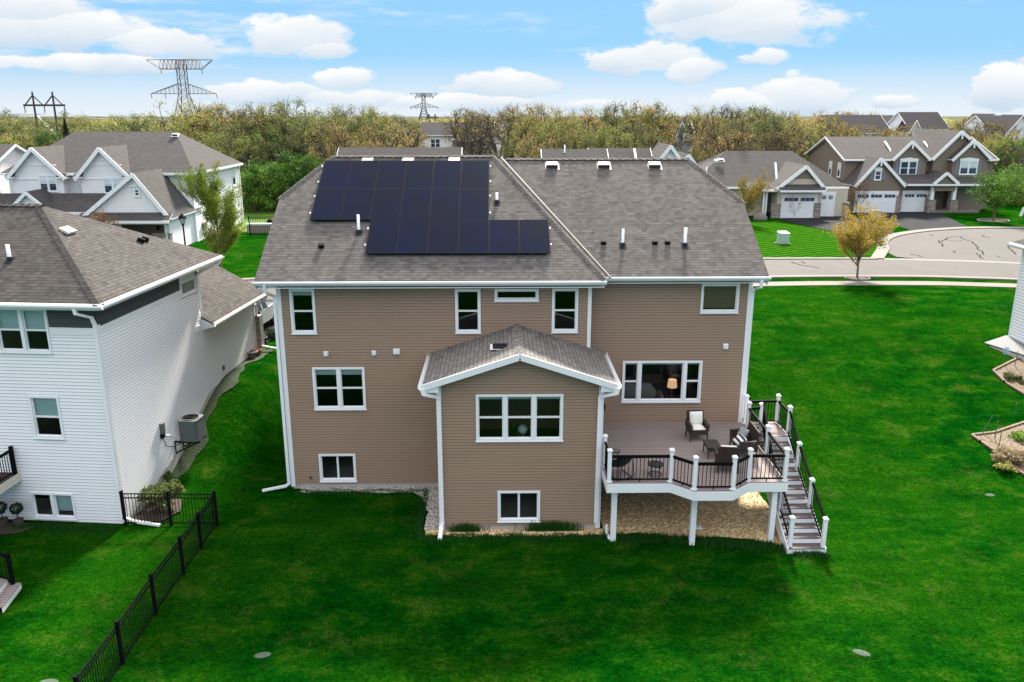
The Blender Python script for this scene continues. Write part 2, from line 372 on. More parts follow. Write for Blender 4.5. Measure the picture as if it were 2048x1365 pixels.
M['leaf_dark']=leaf_mat('conifer_needles',[(.2,c4(.010,.025,.012)),(.8,c4(.025,.05,.022))],.15)
M['leaf_maple']=leaf_mat('maple_spring_leaves',[(.2,c4(.06,.14,.012)),(.5,c4(.13,.20,.02)),(.72,c4(.24,.23,.03)),(.95,c4(.34,.22,.05))],.3)
M['leaf_rust']=leaf_mat('rusty_buds',[(.2,c4(.13,.06,.03)),(.8,c4(.3,.15,.06))],.3)
M['leaf_tan']=leaf_mat('dry_ornamental_grass',[(.2,c4(.16,.12,.06)),(.8,c4(.42,.33,.2))],.3)
M['blade']=leaf_mat('grass_blades',[(.2,c4(.006,.045,.006)),(.6,c4(.016,.09,.010)),(.95,c4(.04,.13,.02))],.25)
# ------------------------------------------------------------------ house helpers
def clip(poly,a,b,c):
    out=[]; n=len(poly)
    for i in range(n):
        p=poly[i]; q=poly[(i+1)%n]; dp=a*p[0]+b*p[1]-c; dq=a*q[0]+b*q[1]-c
        if dp<=1e-9: out.append(p)
        if (dp<-1e-9 and dq>1e-9) or (dp>1e-9 and dq<-1e-9):
            t=dp/(dp-dq); out.append((p[0]+(q[0]-p[0])*t,p[1]+(q[1]-p[1])*t))
    return out
class Face:    # a vertical wall plane: u to the right, n outward
    def __init__(s,o,u,n): s.o=Vector(o); s.u=Vector(u).normalized(); s.n=Vector(n).normalized()
    def __call__(s,x,z,y=0.): p=s.o+s.u*x+s.n*y; return (p.x,p.y,p.z+z)
    def bx(s,mb,x0,z0,x1,z1,y0,y1,mi=0):
        P=[s(x0,z0,y1),s(x1,z0,y1),s(x1,z1,y1),s(x0,z1,y1),s(x0,z0,y0),s(x1,z0,y0),s(x1,z1,y0),s(x0,z1,y0)]
        fs=[(0,1,2,3),(7,6,5,4),(1,0,4,5),(2,1,5,6),(3,2,6,7),(0,3,7,4)]
        if s.u.cross(Vector((0,0,1))).dot(s.n)<0: fs=[f[::-1] for f in fs]
        mb.raw(P,fs,mi)
def lap_wall(mb,F,x0,x1,z0,z1,holes=(),course=.104,depth=.014,half=(),mi=0):
    flip=F.u.cross(Vector((0,0,1))).dot(F.n)<0
    zc=z0
    while zc<z1-1e-6:
        ze=min(zc+course,z1)
        cuts=sorted({zc,ze}|{h for (a,b,c,d) in holes for h in (c,d) if zc<h<ze})
        for za,zb in zip(cuts,cuts[1:]):
            zm=(za+zb)/2; segs=[(x0,x1)]
            for (a,b,c,d) in holes:
                if c<zm<d:
                    ns=[]
                    for (p,q) in segs:
                        if b<=p or a>=q: ns.append((p,q)); continue
                        if a>p: ns.append((p,a))
                        if b<q: ns.append((b,q))
                    segs=ns
            for (p,q) in segs:
                pl=[(p,za),(q,za),(q,zb),(p,zb)]
                for h in half: pl=clip(pl,*h) if len(pl)>2 else pl
                if len(pl)<3: continue
                P=[F(x,z,depth*(1-(z-zc)/course)) for x,z in pl]
                mb.poly(P[::-1] if flip else P,mi)
                if za==zc:
                    b0=[v for v in pl if abs(v[1]-za)<1e-6]
                    if len(b0)>=2:
                        a=min(v[0] for v in b0); b=max(v[0] for v in b0)
                        P=[F(a,za,0),F(b,za,0),F(b,za,depth),F(a,za,depth)]; mb.poly(P[::-1] if flip else P,mi)
        zc=ze
def window(root,F,x0,x1,z0,z1,cols,blind=.12,bmat=None,label=None,cas=.072,deep=True,glass=None,rail=.5,frame_mat=None,sideblind=None):
    """cols: list of (width share, 'dh'|'slide'|'fix'); one frame with sashes, panes and blinds as children"""
    fr=MB(); gl=MB(); bl=MB(); y1=.05; yin=-.09 if deep else .0; yp=-.045 if deep else .025
    B=lambda a,b,c,d,e=yin,f=y1: F.bx(fr,a,b,c,d,e,f)
    B(x0,z0,x1,z0+cas); B(x0,z1-cas,x1,z1); B(x0,z0+cas,x0+cas,z1-cas); B(x1-cas,z0+cas,x1,z1-cas)
    B(x0-.02,z0-.03,x1+.02,z0-.002,0.,y1+.025)
    tot=sum(c[0] for c in cols); mull=.12; ix0=x0+cas; ix1=x1-cas; W=(ix1-ix0-mull*(len(cols)-1)); x=ix0
    for i,(sh,ty) in enumerate(cols):
        w=W*sh/tot; a,b=x,x+w; zb,zt=z0+cas,z1-cas; s=.035; ys=(yp-.02,yp+.03)
        if i<len(cols)-1: B(b,zb,b+mull,zt)
        F.bx(fr,a,zb,b,zb+s,*ys); F.bx(fr,a,zt-s,b,zt,*ys); F.bx(fr,a,zb+s,a+s,zt-s,*ys); F.bx(fr,b-s,zb+s,b,zt-s,*ys)
        if ty=='dh': zm=lerp(zb,zt,rail); F.bx(fr,a+s,zm-.03,b-s,zm+.03,yp-.02,yp+.035)
        if ty=='slide': xm=(a+b)/2; F.bx(fr,xm-.035,zb+s,xm+.035,zt-s,yp-.02,yp+.035)
        P=[F(a+s,zb+s,yp),F(b-s,zb+s,yp),F(b-s,zt-s,yp),F(a+s,zt-s,yp)]
        if F.u.cross(Vector((0,0,1))).dot(F.n)<0: P=P[::-1]
        gl.poly(P)
        h=blind[i] if isinstance(blind,(list,tuple)) else blind
        if h>0:
            hh=(zt-zb)*h; yb=yp-.05 if deep else yp+.004
            if deep and h>.8:
                k=int(hh/.05)
                for j in range(k): F.bx(bl,a+.02,zt-.05*(j+1)+.008,b-.02,zt-.05*j-.008,yb-.03,yb)
            else: F.bx(bl,a+.01,zt-hh,b-.01,zt-.005,yb-(.03 if deep else .003),yb)
        x=b+mull
    o=fr.build('window',frame_mat or M['white'],root); tag(o,label)
    gl.build('pane',glass or (M['glass'] if deep else M['dglass']),o)
    if bl.f: bl.build('blind',bmat or M['blind'],o)
    return o
def ridge_caps(mb,p,q,w=.16,step=.2,mi=0,dz=.012):
    p=Vector(p); q=Vector(q); L=(q-p).length; n=max(1,int(L/step)); d=(q-p)/n
    sd=(q-p).cross(Vector((0,0,1))).normalized()*w
    for i in range(n):
        a=p+d*i+Vector((0,0,dz+.035)); b=p+d*(i+1.05)+Vector((0,0,dz)); dr=Vector((0,0,-w*.42))
        mb.poly([a,a+sd+dr,b+sd+dr,b],mi); mb.poly([a,b,b-sd+dr,a-sd+dr],mi)
        mb.poly([a-sd+dr,a,a+sd+dr,a+sd+dr-Vector((0,0,.02)),a-Vector((0,0,.02)),a-sd+dr-Vector((0,0,.02))],mi)
def gutter(root,p,q,out,mat=None,label=None):
    """K-style gutter along p->q (top back edge), out = horizontal outward unit vector"""
    mb=MB(); p=Vector(p); q=Vector(q); o=Vector(out)
    prof=[(0,0),(0,-.13),(.07,-.13),(.125,-.06),(.125,0),(.112,0),(.112,-.05),(.065,-.115),(.012,-.115),(.012,0)]
    A=[p+o*a+Vector((0,0,b)) for a,b in prof]; B=[q+o*a+Vector((0,0,b)) for a,b in prof]; n=len(prof)
    b0=len(mb.v); mb.v+=[tuple(v) for v in A+B]
    for i in range(n):
        j=(i+1)%n; mb.f.append((b0+i,b0+j,b0+n+j,b0+n+i)); mb.m.append(0)
    mb.f.append(tuple(b0+i for i in range(n))); mb.m.append(0); mb.f.append(tuple(b0+n+i for i in reversed(range(n)))); mb.m.append(0)
    return tag(mb.build('gutter',mat or M['fascia'],root),label)
def pipe(root,pts,w=.1,h=.075,name='downspout',mat=None):
    mb=MB()
    for a,b in zip(pts,pts[1:]):
        a=Vector(a); b=Vector(b); d=(b-a).normalized()*.02; mb.beam(a-d,b+d,w,h)
    return mb.build(name,mat or M['pvc'],root)
def roof_vent(root,p,pitch,w=.42,d=.34,h=.16,mat=None):
    """slant-backed box vent on a roof falling towards -y"""
    x,y,z=p; mb=MB(); f=lambda yy,zz:(yy,z+(yy-y)*pitch+zz)
    Y0,Y1=y-d/2,y+d/2
    a=[(x-w/2,*f(Y0,h)),(x+w/2,*f(Y0,h)),(x+w/2,*f(Y1,.05)),(x-w/2,*f(Y1,.05))]
    b=[(x-w/2,*f(Y0,.0)),(x+w/2,*f(Y0,.0)),(x+w/2,*f(Y1,.0)),(x-w/2,*f(Y1,.0))]
    mb.poly(a)
    for i in range(4):
        j=(i+1)%4; mb.poly([b[i],b[j],a[j],a[i]],1 if i==0 else 0)
    k=.08; mb.poly([(x-w/2-k,*f(Y0-k,.012)),(x+w/2+k,*f(Y0-k,.012)),(x+w/2+k,*f(Y1+k,.012)),(x-w/2-k,*f(Y1+k,.012))])
    mb.poly([(x-w/2-.015,*f(Y0-.015,h+.012)),(x+w/2+.015,*f(Y0-.015,h+.012)),(x+w/2+.015,*f(Y1,.062)),(x-w/2-.015,*f(Y1,.062))])
    return mb.build('roof_vent',[mat or M['vent'],M['lead']],root)
def vent_pipe(root,p,h=.62,r=.05,pitch=.58):
    x,y,z=p; mb=MB(); mb.lathe([(r,-.05),(r,h),(r*.8,h),(r*.8,h-.05),(0,h-.05)],(x,y,z),12); o=mb.build('vent_pipe',M['pvc'],root,True)
    m=MB(); m.lathe([(.085,-.02),(.085,.09),(.055,.13)],(x,y,z),12)
    k=.13; m.poly([(x-k,y-.16,z-.16*pitch+.015),(x+k,y-.16,z-.16*pitch+.015),(x+k,y+.14,z+.14*pitch+.015),(x-k,y+.14,z+.14*pitch+.015)])
    m.build('flashing',M['lead'],o); return o
def exhaust(root,p,pitch=.58,s=.17):
    x,y,z=p; mb=MB(); mb.obox((x,y,z+.06),(s,s,.13),0,0,math.atan(pitch)*.5); mb.lathe([(s*.62,-.02),(s*.62,.02)],(x,y,z),12)
    mb.obox((x,y-s*.3,z+.1),(s*1.15,s*.9,.03),0,0,math.atan(pitch)*.7); return mb.build('exhaust_cap',M['black'],root)
def wall_vent(root,F,x,z,s,h=None):
    h=h or s; mb=MB(); F.bx(mb,x-s/2,z-h/2,x+s/2,z+h/2,0,.035); F.bx(mb,x-s*.36,z-h*.40,x+s*.36,z+h*.36,.035,.10)
    for i in range(3): F.bx(mb,x-s*.36,z-h*.52+i*.03,x+s*.36,z-h*.50+i*.03,.035,.085)
    return mb.build('wall_vent',M['white'],root)
# ------------------------------------------------------------------ setting: terrain, roads
def ground(x,y):
    zl=2.45*smooth((y-27.0)/7.5); zr=2.5*smooth((y-26)/24); zm=2.47*smooth((y-30)/11)
    if x<-9: z=lerp(zm,zl,smooth((-9-x)/1.2))
    elif x>9.8: z=lerp(zm,zr,smooth((x-9.8)/3.5))
    else: z=zm
    if y<24: z-=.0012*(24-y)**2*.6
    bumps=.03*math.sin(x*.9+y*.37)*math.sin(y*.71-x*.23)*smooth((abs(y-27)-4)/4) if y<50 else 0
    return z+bumps
def terrain():
    ys=[-70,-40,-20,-5,2]+[2+i*.8 for i in range(1,70)]+[58+i*2.5 for i in range(1,40)]+[170,190,220,260,320,400,520,700,1000,1500]
    xs=[-900,-500,-300,-200,-140,-100,-70]+[-60+i*2. for i in range(0,18)]+[-24+i*.8 for i in range(1,66)]+[30+i*2. for i in range(0,16)]+[65,80,100,140,200,300,500,900]
    xs=sorted(set(xs)); n=len(xs); mb=MB()
    mb.v=[(x,y,ground(x,y)) for y in ys for x in xs]
    for j in range(len(ys)-1):
        for i in range(n-1):
            mb.f.append((j*n+i,j*n+i+1,(j+1)*n+i+1,(j+1)*n+i)); mb.m.append(1 if ys[j]>=103 or (ys[j]>76 and xs[i]<-14) else 0)
    o=mb.build('ground',[M['grass'],M['field']],None,True); tag(o,kind='structure')
terrain()
def cat_spline(pts,k=8):
    out=[]; P=[pts[0]]+list(pts)+[pts[-1]]
    for i in range(1,len(P)-2):
        for j in range(k):
            t=j/k; a,b,c,d=P[i-1:i+3]
            out.append(tuple(.5*((2*b[q])+(-a[q]+c[q])*t+(2*a[q]-5*b[q]+4*c[q]-d[q])*t*t+(-a[q]+3*b[q]-3*c[q]+d[q])*t**3) for q in range(2)))
    out.append(tuple(pts[-1][:2])); return out
def strip(mb,A,B,z,mi=0):
    for i in range(len(A)-1): mb.poly([(*A[i],z),(*A[i+1],z),(*B[i+1],z),(*B[i],z)],mi)
def ribbon(mb,line,w,z0,z1,mi=0):
    L=[]; Rr=[]
    for i,p in enumerate(line):
        a=Vector(line[max(i-1,0)]); b=Vector(line[min(i+1,len(line)-1)]); t=(b-a).normalized(); nrm=Vector((-t.y,t.x))*w/2
        L.append((p[0]+nrm.x,p[1]+nrm.y)); Rr.append((p[0]-nrm.x,p[1]-nrm.y))
    for i in range(len(line)-1):
        mb.poly([(*Rr[i],z1),(*Rr[i+1],z1),(*L[i+1],z1),(*L[i],z1)],mi)
        mb.poly([(*L[i],z1),(*L[i+1],z1),(*L[i+1],z0),(*L[i],z0)],mi); mb.poly([(*Rr[i],z0),(*Rr[i+1],z0),(*Rr[i+1],z1),(*Rr[i],z1)],mi)
SZ=2.5
def roads():
    far=cat_spline([(-75,40),(-45,48.5),(-15,55.2),(4,60.2),(17,61.9),(26,62.1),(32,61.6),(40,59.6),(52,54),(75,40)])
    near=[]
    for i,p in enumerate(far):
        a=Vector(far[max(i-1,0)]); b=Vector(far[min(i+1,len(far)-1)]); t=(b-a).normalized(); near.append((p[0]+t.y*7.0,p[1]-t.x*7.0))
    mb=MB(); strip(mb,near,far,SZ+.03)
    cul=[(31.0,63.0),(31.6,66.5),(33.2,70.2),(35.6,73.6),(38.9,76.2),(42.5,77.9),(46.5,78.9),(51,78.6),(55,76.8),(58.6,73),(60,68),(58,63),(53,59),(46,57.6),(40,59.4),(35.5,61.0),(32.5,61.8)]
    cs=cat_spline(cul+[cul[0]],6)
    mb.poly([(x,y,SZ+.034) for x,y in cs[:-1]])
    # tar sealed cracks
    rnd=random.Random(3)
    def crack(px):
        pts=[at(a,b,Z=SZ+.04) for a,b in px]; ln=[]
        for p,q in zip(pts,pts[1:]):
            for k in range(5):
                t=k/5; ln.append((lerp(p.x,q.x,t)+rnd.uniform(-.12,.12),lerp(p.y,q.y,t)+rnd.uniform(-.12,.12)))
        ln.append((pts[-1].x,pts[-1].y)); ribbon(mb,ln,.11,SZ+.03,SZ+.04,1)
    for c in ([(1878,481),(1882,488),(1886,494)],[(1880,484),(1896,476),(1918,473),(1930,480),(1945,485)],[(1886,478),(1905,482),(1925,482)],[(1945,485),(1955,494),(1968,510)],
              [(1952,507),(1966,518)],[(1960,470),(1980,477)],[(1905,502),(1912,506)],[(2016,493),(2022,500),(2032,509)],[(1858,469),(1866,472)],[(1820,508),(1846,514)],
              [(1580,524),(1605,531),(1640,537)],[(1600,523),(1612,527)],[(1990,512),(1999,514)]): crack(c)
    tag(mb.build('road',[M['road'],M['crack']]),kind='structure')
    mb=MB(); ribbon(mb,near,.55,SZ-.1,SZ+.10); 
    fl=[p for p in far if p[0]<29.5]; fr=[p for p in far if p[0]>57]
    ribbon(mb,fl,.55,SZ-.1,SZ+.10); ribbon(mb,[p for p in far if 29<p[0]<60],.75,SZ-.1,SZ+.04)
    ribbon(mb,[(fl[-1][0],fl[-1][1])]+cat_spline(cul[1:12],6),.95,SZ-.1,SZ+.11)
    tag(mb.build('curb',M['curb']),kind='structure')
    sw0=[(p[0]+(0),p[1]-2.2) for p in near if -70<p[0]<70]
    mb=MB(); ribbon(mb,sw0,1.25,SZ-.1,SZ+.045)
    tag(mb.build('sidewalk',M['curb']),kind='structure')
    # verge is the lawn itself; driveways
    def drive(name,px,z=SZ+.018):
        mb=MB(); pts=[at(a,b,Z=SZ) for a,b in px]; mb.poly([(p.x,p.y,z) for p in pts]); tag(mb.build(name,M['asphalt']),kind='structure')
    drive('driveway',[(1558,440),(1572,432),(1635,429),(1672,425),(1700,433),(1752,450),(1792,467),(1778,481),(1758,488),(1700,470),(1640,458)])
    drive('driveway',[(1712,419),(1800,418),(1860,417),(1905,440),(1942,457),(1828,464),(1790,449),(1757,440),(1700,424)])
    mb=MB(); mb.poly([(-11.7,36.6,SZ+.02),(-10.9,45,SZ+.02),(-9.8,55,SZ+.02),(-20,52,SZ+.02),(-20.5,38.4,SZ+.02)]); tag(mb.build('driveway',M['asphalt']),kind='structure')
    mb=MB(); mb.poly([(-37.4,66.2,SZ+.02),(-29.0,66.2,SZ+.02),(-26,51.3,SZ+.022),(-37,49,SZ+.022)]); tag(mb.build('driveway',M['asphalt']),kind='structure')
roads()
def striped_lawn():
    m=N('mown_stripes'); w=m.n('ShaderNodeTexWave'); w.inputs['Scale'].default_value=.42; w.inputs['Distortion'].default_value=1.5; w.inputs['Detail'].default_value=2; w.inputs['Detail Scale'].default_value=.6
    mp=m.n('ShaderNodeMapping'); g=m.n('ShaderNodeNewGeometry'); m.l(g.outputs['Position'],mp.inputs[0]); mp.inputs['Rotation'].default_value=(0,0,R(62)); m.l(mp.outputs[0],w.inputs[0])
    f=m.noise(m.pos(),3.,4,.7); k=m.math('MULTIPLY',w.outputs['Fac'],f); c=m.ramp(k,[(.1,c4(.006,.055,.002)),(.35,c4(.02,.085,.003)),(.55,c4(.05,.11,.010)),(.72,c4(.13,.15,.04))]); m.bump(m.noise(m.pos(),30.,2),.8,.05); m.set(c,1.,0,0.)
    mb=MB(); mb.poly([(p.x,p.y,SZ+.012) for p in [at(a,b,Z=SZ) for a,b in ((1500,445),(1556,442),(1640,459),(1700,471),(1757,489),(1768,499),(1760,507),(1740,513),(1520,518),(1490,518))]]); tag(mb.build('lawn',m.m),kind='structure')
striped_lawn()
def gravel():
    def sheet(name,poly,mat,z=.045,seed=1,ch=.45):
        rnd=random.Random(seed); mb=MB(); out=[]
        n=len(poly)
        for i in range(n):
            a=poly[i]; b=poly[(i+1)%n]; L=math.hypot(b[0]-a[0],b[1]-a[1]); k=max(1,int(L/.28))
            for j in range(k):
                t=j/k; w=.05 if L>.8 else .02
                out.append((lerp(a[0],b[0],t)+rnd.uniform(-w,w),lerp(a[1],b[1],t)+rnd.uniform(-w,w)))
        mb.poly([(x,y,ground(x,y)+z) for x,y in out]); 
        # loose stones
        xs=[p[0] for p in poly]; ys=[p[1] for p in poly]
        def inside(x,y):
            c=False
            for i in range(n):
                (x1,y1),(x2,y2)=poly[i],poly[i-1]
                if (y1>y)!=(y2>y) and x<(x2-x1)*(y-y1)/(y2-y1)+x1: c=not c
            return c
        area=(max(xs)-min(xs))*(max(ys)-min(ys))
        for i in range(int(area*260)):
            x=rnd.uniform(min(xs),max(xs)); y=rnd.uniform(min(ys),max(ys))
            if not inside(x,y): continue
            r=rnd.uniform(.010,.024); c=Vector((x,y,ground(x,y)+z+r*.3)); a=rnd.uniform(0,6)
            p=[c+Vector((math.cos(a+k*1.57)*r*rnd.uniform(.8,1.3),math.sin(a+k*1.57)*r*rnd.uniform(.8,1.3),0)) for k in range(4)]; t=c+Vector((0,0,r*.7))
            for k in range(4): mb.poly([p[k],p[(k+1)%4],t])
        o=mb.build(name,mat); tag(o,kind='stuff',label='bed of loose stones along the foot of the taupe house',cat='gravel'); return o
    o=sheet('gravel',[(3.45,28.7),(3.45,24.28),(4.6,24.45),(5.3,24.2),(6.1,24.05),(7.2,24.1),(8.2,23.95),(8.9,23.6),(9.5,23.35),(9.5,27.2),(9.1,28.7)],M['gravel'],seed=2); o['label']='tan gravel spread under the raised deck'
    o=sheet('gravel',[(-2.5,24.75),(-2.45,24.4),(-1.2,24.3),(1,24.28),(3.45,24.3),(3.45,24.75)],M['gravel'],seed=4); o['label']='narrow tan gravel strip along the front of the gabled bump-out'
    o=sheet('gravel',[(-2.55,24.7),(-2.0,24.7),(-2.0,28.05),(-7.4,28.05),(-7.35,27.62),(-5.5,27.66),(-4.5,27.5),(-3.2,27.55),(-2.8,27.2),(-2.55,26)],M['gravel_w'],seed=5); o['label']='pale river rock strip along the left foundation wall'
gravel()
def grass_tufts():
    rnd=random.Random(11); mb=MB()
    def blade(x,y,h):
        z=ground(x,y)-.01; a=rnd.uniform(0,6.28); w=.012; l=rnd.uniform(.2,.9)*h; b=rnd.uniform(0,6.28)
        dx,dy=math.cos(a)*w,math.sin(a)*w; ex,ey=math.cos(b)*l*.5,math.sin(b)*l*.5
        mb.poly([(x-dx,y-dy,z),(x+dx,y+dy,z),(x+ex*.5+dx*.6,y+ey*.5+dy*.6,z+h*.65),(x+ex,y+ey,z+h),(x+ex*.5-dx*.6,y+ey*.5-dy*.6,z+h*.65)])
    def line(a,b,n,w,h):
        for i in range(n):
            t=rnd.random(); k=abs(rnd.gauss(0,w)); hh=h*rnd.uniform(.5,1.2)*(1.1-.4*min(1,k/.4))
            x=lerp(a[0],b[0],t); y=lerp(a[1],b[1],t)-k+.06+.05*math.sin(x*4)+.03*math.sin(x*11); blade(x,y,hh)
    line((-2.7,24.33),(3.5,24.25),2600,.18,.16); line((3.4,24.28),(6.2,24.05),1800,.2,.2); line((6.0,24.05),(9.3,23.5),2000,.22,.2)
    line((9.3,23.2),(10.4,22.95),700,.2,.15); line((-7.5,27.72),(-2.7,27.66),2200,.15,.11)
    for i in range(900): blade(-2.62-abs(rnd.gauss(0,.15)),rnd.uniform(24.3,27.7),.13)
    for i in range(500): blade(rnd.gauss(-1.15,.25),24.6+rnd.uniform(-.03,.03),rnd.uniform(.15,.42))
    for i in range(900): blade(rnd.gauss(1.7,.4),24.6+rnd.uniform(-.03,.03),rnd.uniform(.15,.5))
    line((-16.5,25.35),(-12.9,25.05),2200,.2,.14)
    tag(mb.build('grass',M['blade']),'ragged unmown grass along the stone beds and walls','grass',kind='stuff')
grass_tufts()
# ------------------------------------------------------------------ the taupe house with solar panels
def main_house():
    H=thing('house','taupe vinyl-sided two-storey house with solar panels on its roof and a gabled bump-out','house',(0,28,0))
    YL,YR,YB,XL,XR=28.,28.65,39.9,-7.73,9.05; P=.583
    zl=lambda y:8.0+P*(y-27.4); zr=lambda y:8.0+P*(y-28.05)
    FL=Face((0,YL,0),(1,0,0),(0,-1,0)); FR=Face((0,YR,0),(1,0,0),(0,-1,0)); FA=Face((0,24.7,0),(1,0,0),(0,-1,0))
    wl=[(-7.3,-6.43,5.99,7.6),(-1.55,-.66,5.99,7.57),(-.17,1.37,7.14,7.57),(1.84,2.76,6.0,7.58),(-6.69,-4.83,3.15,4.74),(-6.67,-5.32,.31,1.4)]
    wr=[(4.51,7.44,3.13,4.72),(7.23,8.6,6.53,7.6)]; wa=[(-.77,2.03,3.26,4.85),(-.09,1.32,.37,1.48)]
    ins=lambda L:[(a+.03,b-.03,c+.03,d-.03) for a,b,c,d in L]
    w=MB(); z0=.20
    lap_wall(w,FL,XL+.08,3.16,z0,7.92,ins(wl)); lap_wall(w,FR,3.2,XR-.08,z0,7.92,ins(wr))
    SL=Face((XL,0,0),(0,1,0),(-1,0,0)); SR=Face((XR,0,0),(0,1,0),(1,0,0)); SB=Face((0,YB,0),(1,0,0),(0,1,0))
    hp=[(-P,1.,8.0-P*27.4),(P,1.,8.0+P*40.4),(0,1.,10.3)]
    lap_wall(w,SL,YL+.08,YB,z0,10.3,(),.104,.014,hp); lap_wall(w,SR,YR+.08,YB,z0,10.0,(),.104,.014,[(-P,1.,8.0-P*28.05),(P,1.,8.0+P*40.5),(0,1.,10.)])
    lap_wall(w,SB,XL,XR,2.2,7.92)
    w.poly([(3.2,YL,0),(3.2,YR,0),(3.2,YR,8),(3.2,YL,8)])
    w.build('wall',M['siding'],H)
    # bump-out walls
    A0,A1=-2.0,3.3; az=lambda x:6.22-.327*abs(x-.63); aw=MB()
    lap_wall(aw,FA,A0+.08,A1-.08,.2,6.2,ins(wa),.104,.014,[(-.327,1.,6.13-.327*.63),(.327,1.,6.13+.327*.63)])
    for X,n in ((A0,-1),(A1,1)): lap_wall(aw,Face((X,0,0),(0,1,0),(n,0,0)),24.78,28.,.2,5.2)
    tag(aw.build('wall',M['siding'],H),'bump-out walls under their own gable')
    f=MB(); f.box(XL+.03,YL+.03,-.4,3.2,YB-.05,.2); f.box(3.2,YR+.03,-.4,XR-.03,YB-.05,.2); f.box(A0+.03,24.73,-.4,A1-.03,YL+.03,.22); f.build('foundation',M['concrete'],H)
    fi=MB()
    for a,b in ((2.2,2.34),(5.05,5.2)): fi.box(XL+.05,YL+.1,a,3.16,YB-.1,b); fi.box(3.2,YR+.1,a,XR-.05,YB-.1,b)
    fi.box(A0+.06,24.85,2.2,A1-.06,YL+.1,2.34); fi.build('interior_floor',M['floor_in'],H)
    iw=MB(); iw.box(XL+.1,33.,.2,XR-.1,33.1,8.0); iw.box(3.2,YR+.1,.2,3.3,33,8); iw.box(-3.9,YL+.12,2.34,-3.8,33,8); iw.box(-.4,YL+.12,5.2,-.32,33,7.9); iw.box(XL+.05,YL+.1,7.78,3.16,YB-.1,7.86); iw.box(3.2,YR+.1,7.78,XR-.05,YB-.1,7.86); iw.box(-2,27.9,.25,3.2,28.1,2.2); iw.build('interior_wall',M['room'],H)
    # windows
    kinds=[([(1,'dh')],.13),([(1,'dh')],0),([(1,'fix')],0),([(1,'dh')],0),([(1,'dh'),(1,'dh')],.17),([(1,'slide')],.07)]
    for q,(c,b) in zip(wl,kinds): window(H,FL,*q,c,b)
    window(H,FR,*wr[0],[(.62,'dh'),(1.95,'fix'),(.62,'dh')],.07,label='wide picture window flanked by two narrow sashes')
    window(H,FR,*wr[1],[(1,'fix')],.93,bmat=M['blind_tan'],label='square window with a lowered slatted blind')
    window(H,FA,*wa[0],[(1,'dh')]*3,.09,label='triple window of the bump-out'); window(H,FA,*wa[1],[(1,'slide')],.07)
    # corner boards
    def corner(x,y,dx,z1,z0=.1):
        m=MB(); s=1 if dx>0 else -1
        m.box(min(x,x+dx),y-.028,z0,max(x,x+dx),y+.02,z1); m.box(x-.028 if s>0 else x-.02,y-.03,z0,x+.02 if s>0 else x+.028,y+.12,z1+.001); m.build('corner_trim',M['white'],H)
    corner(XL,YL,.13,7.9); corner(3.2,YL,-.10,7.9); corner(XR,YR,-.13,7.9,2.25); corner(A0,24.7,.13,5.25); corner(A1,24.7,-.13,5.25)
    # roofs
    r=MB(); yl,xe=27.4,-8.3; ry=33.9
    kL=(-8.3,31.45,zl(31.45)); rL=(-6.64,ry,zl(ry)); m_=lambda p:(p[0],2*ry-p[1],p[2])
    r.slab([(xe,yl,8.),(3.62,yl,8.),(-.25,ry,zl(ry)),rL,kL],.16,0,0); r.slab([rL,kL,m_(kL)],.16,0,0)
    r.slab([(xe,2*ry-yl,8.),(3.62,2*ry-yl,8.),(-.25,ry,zl(ry)),rL,m_(kL)],.16,0,0)
    # sliver hip face on the right of the forward roof
    r.poly([(3.62,yl,8.0),(3.9,yl+.55,8.0-.3),(.1,ry+.3,zl(ry)-.25),(-.25,ry,zl(ry))])
    ry2=34.3; xr=9.42; kR=(xr,31.75,zr(31.75)); rR=(7.75,ry2,zr(ry2)); m2=lambda p:(p[0],2*ry2-p[1],p[2])
    r.slab([(3.3,28.05,8.),(xr,28.05,8.),kR,rR,(-.8,ry2,zr(ry2))],.16,0,0); r.slab([rR,kR,m2(kR)],.16,0,0); r.slab([(-.8,2*ry2-28.05,8.),(xr,2*ry2-28.05,8.),m2(kR),rR,(-.8,ry2,zr(ry2))],.16,0,0)
    ridge_caps(r,(-.25,ry,zl(ry)),rL,.16,.28,0); ridge_caps(r,rL,kL); ridge_caps(r,(-.25,ry,zl(ry)),(3.62,yl,8.)); ridge_caps(r,(.3,ry2,zr(ry2)),rR,.14,.28); ridge_caps(r,rR,kR)
    R_=r.build('roof',[M['sh_main'],M['fascia']],H)
    fl=MB(); fl.beam((3.84,yl+.4,7.99),(.08,ry+.1,zl(ry)-.07),.06,.05); fl.build('hip_flashing',M['flash'],R_)
    r=MB(); ae=24.32; ex=3.07; zt=lambda x:6.27-.327*abs(x-.63)
    for s in (-1,1): r.slab([(.63,ae,6.27),(.63+s*ex,ae,zt(.63+s*ex)),(.63+s*ex,28.02,zt(.63+s*ex)),(.63,28.02,6.27)],.1)
    ridge_caps(r,(.63,28.0,6.27),(.63,ae,6.27),.17,.2); r.build('roof',[M['sh_add'],M['fascia']],H)
    # fascia, rakes, soffits
    def fas(pts,w=.04,h=.2,nm='fascia'):
        m=MB()
        for a,b in zip(pts,pts[1:]): m.beam(a,b,w,h)
        return m.build(nm,M['fascia'],H)
    fas([(xe,yl+.02,7.88),(3.62,yl+.02,7.88)],.04,.15); fas([(3.62,28.07,7.88),(xr,28.07,7.88)],.04,.15)
    fas([(xe+.03,yl,7.74),(xe+.03,31.45,zl(31.45)-.26)],nm='rake_board'); fas([(xr-.03,28.05,7.74),(xr-.03,31.75,zr(31.75)-.26)],nm='rake_board')
    fas([(.63-ex,ae-.02,zt(3.7)-.07),(.63,ae-.02,6.2),(.63+ex,ae-.02,zt(3.7)-.07)],.05,.2,'rake_board')
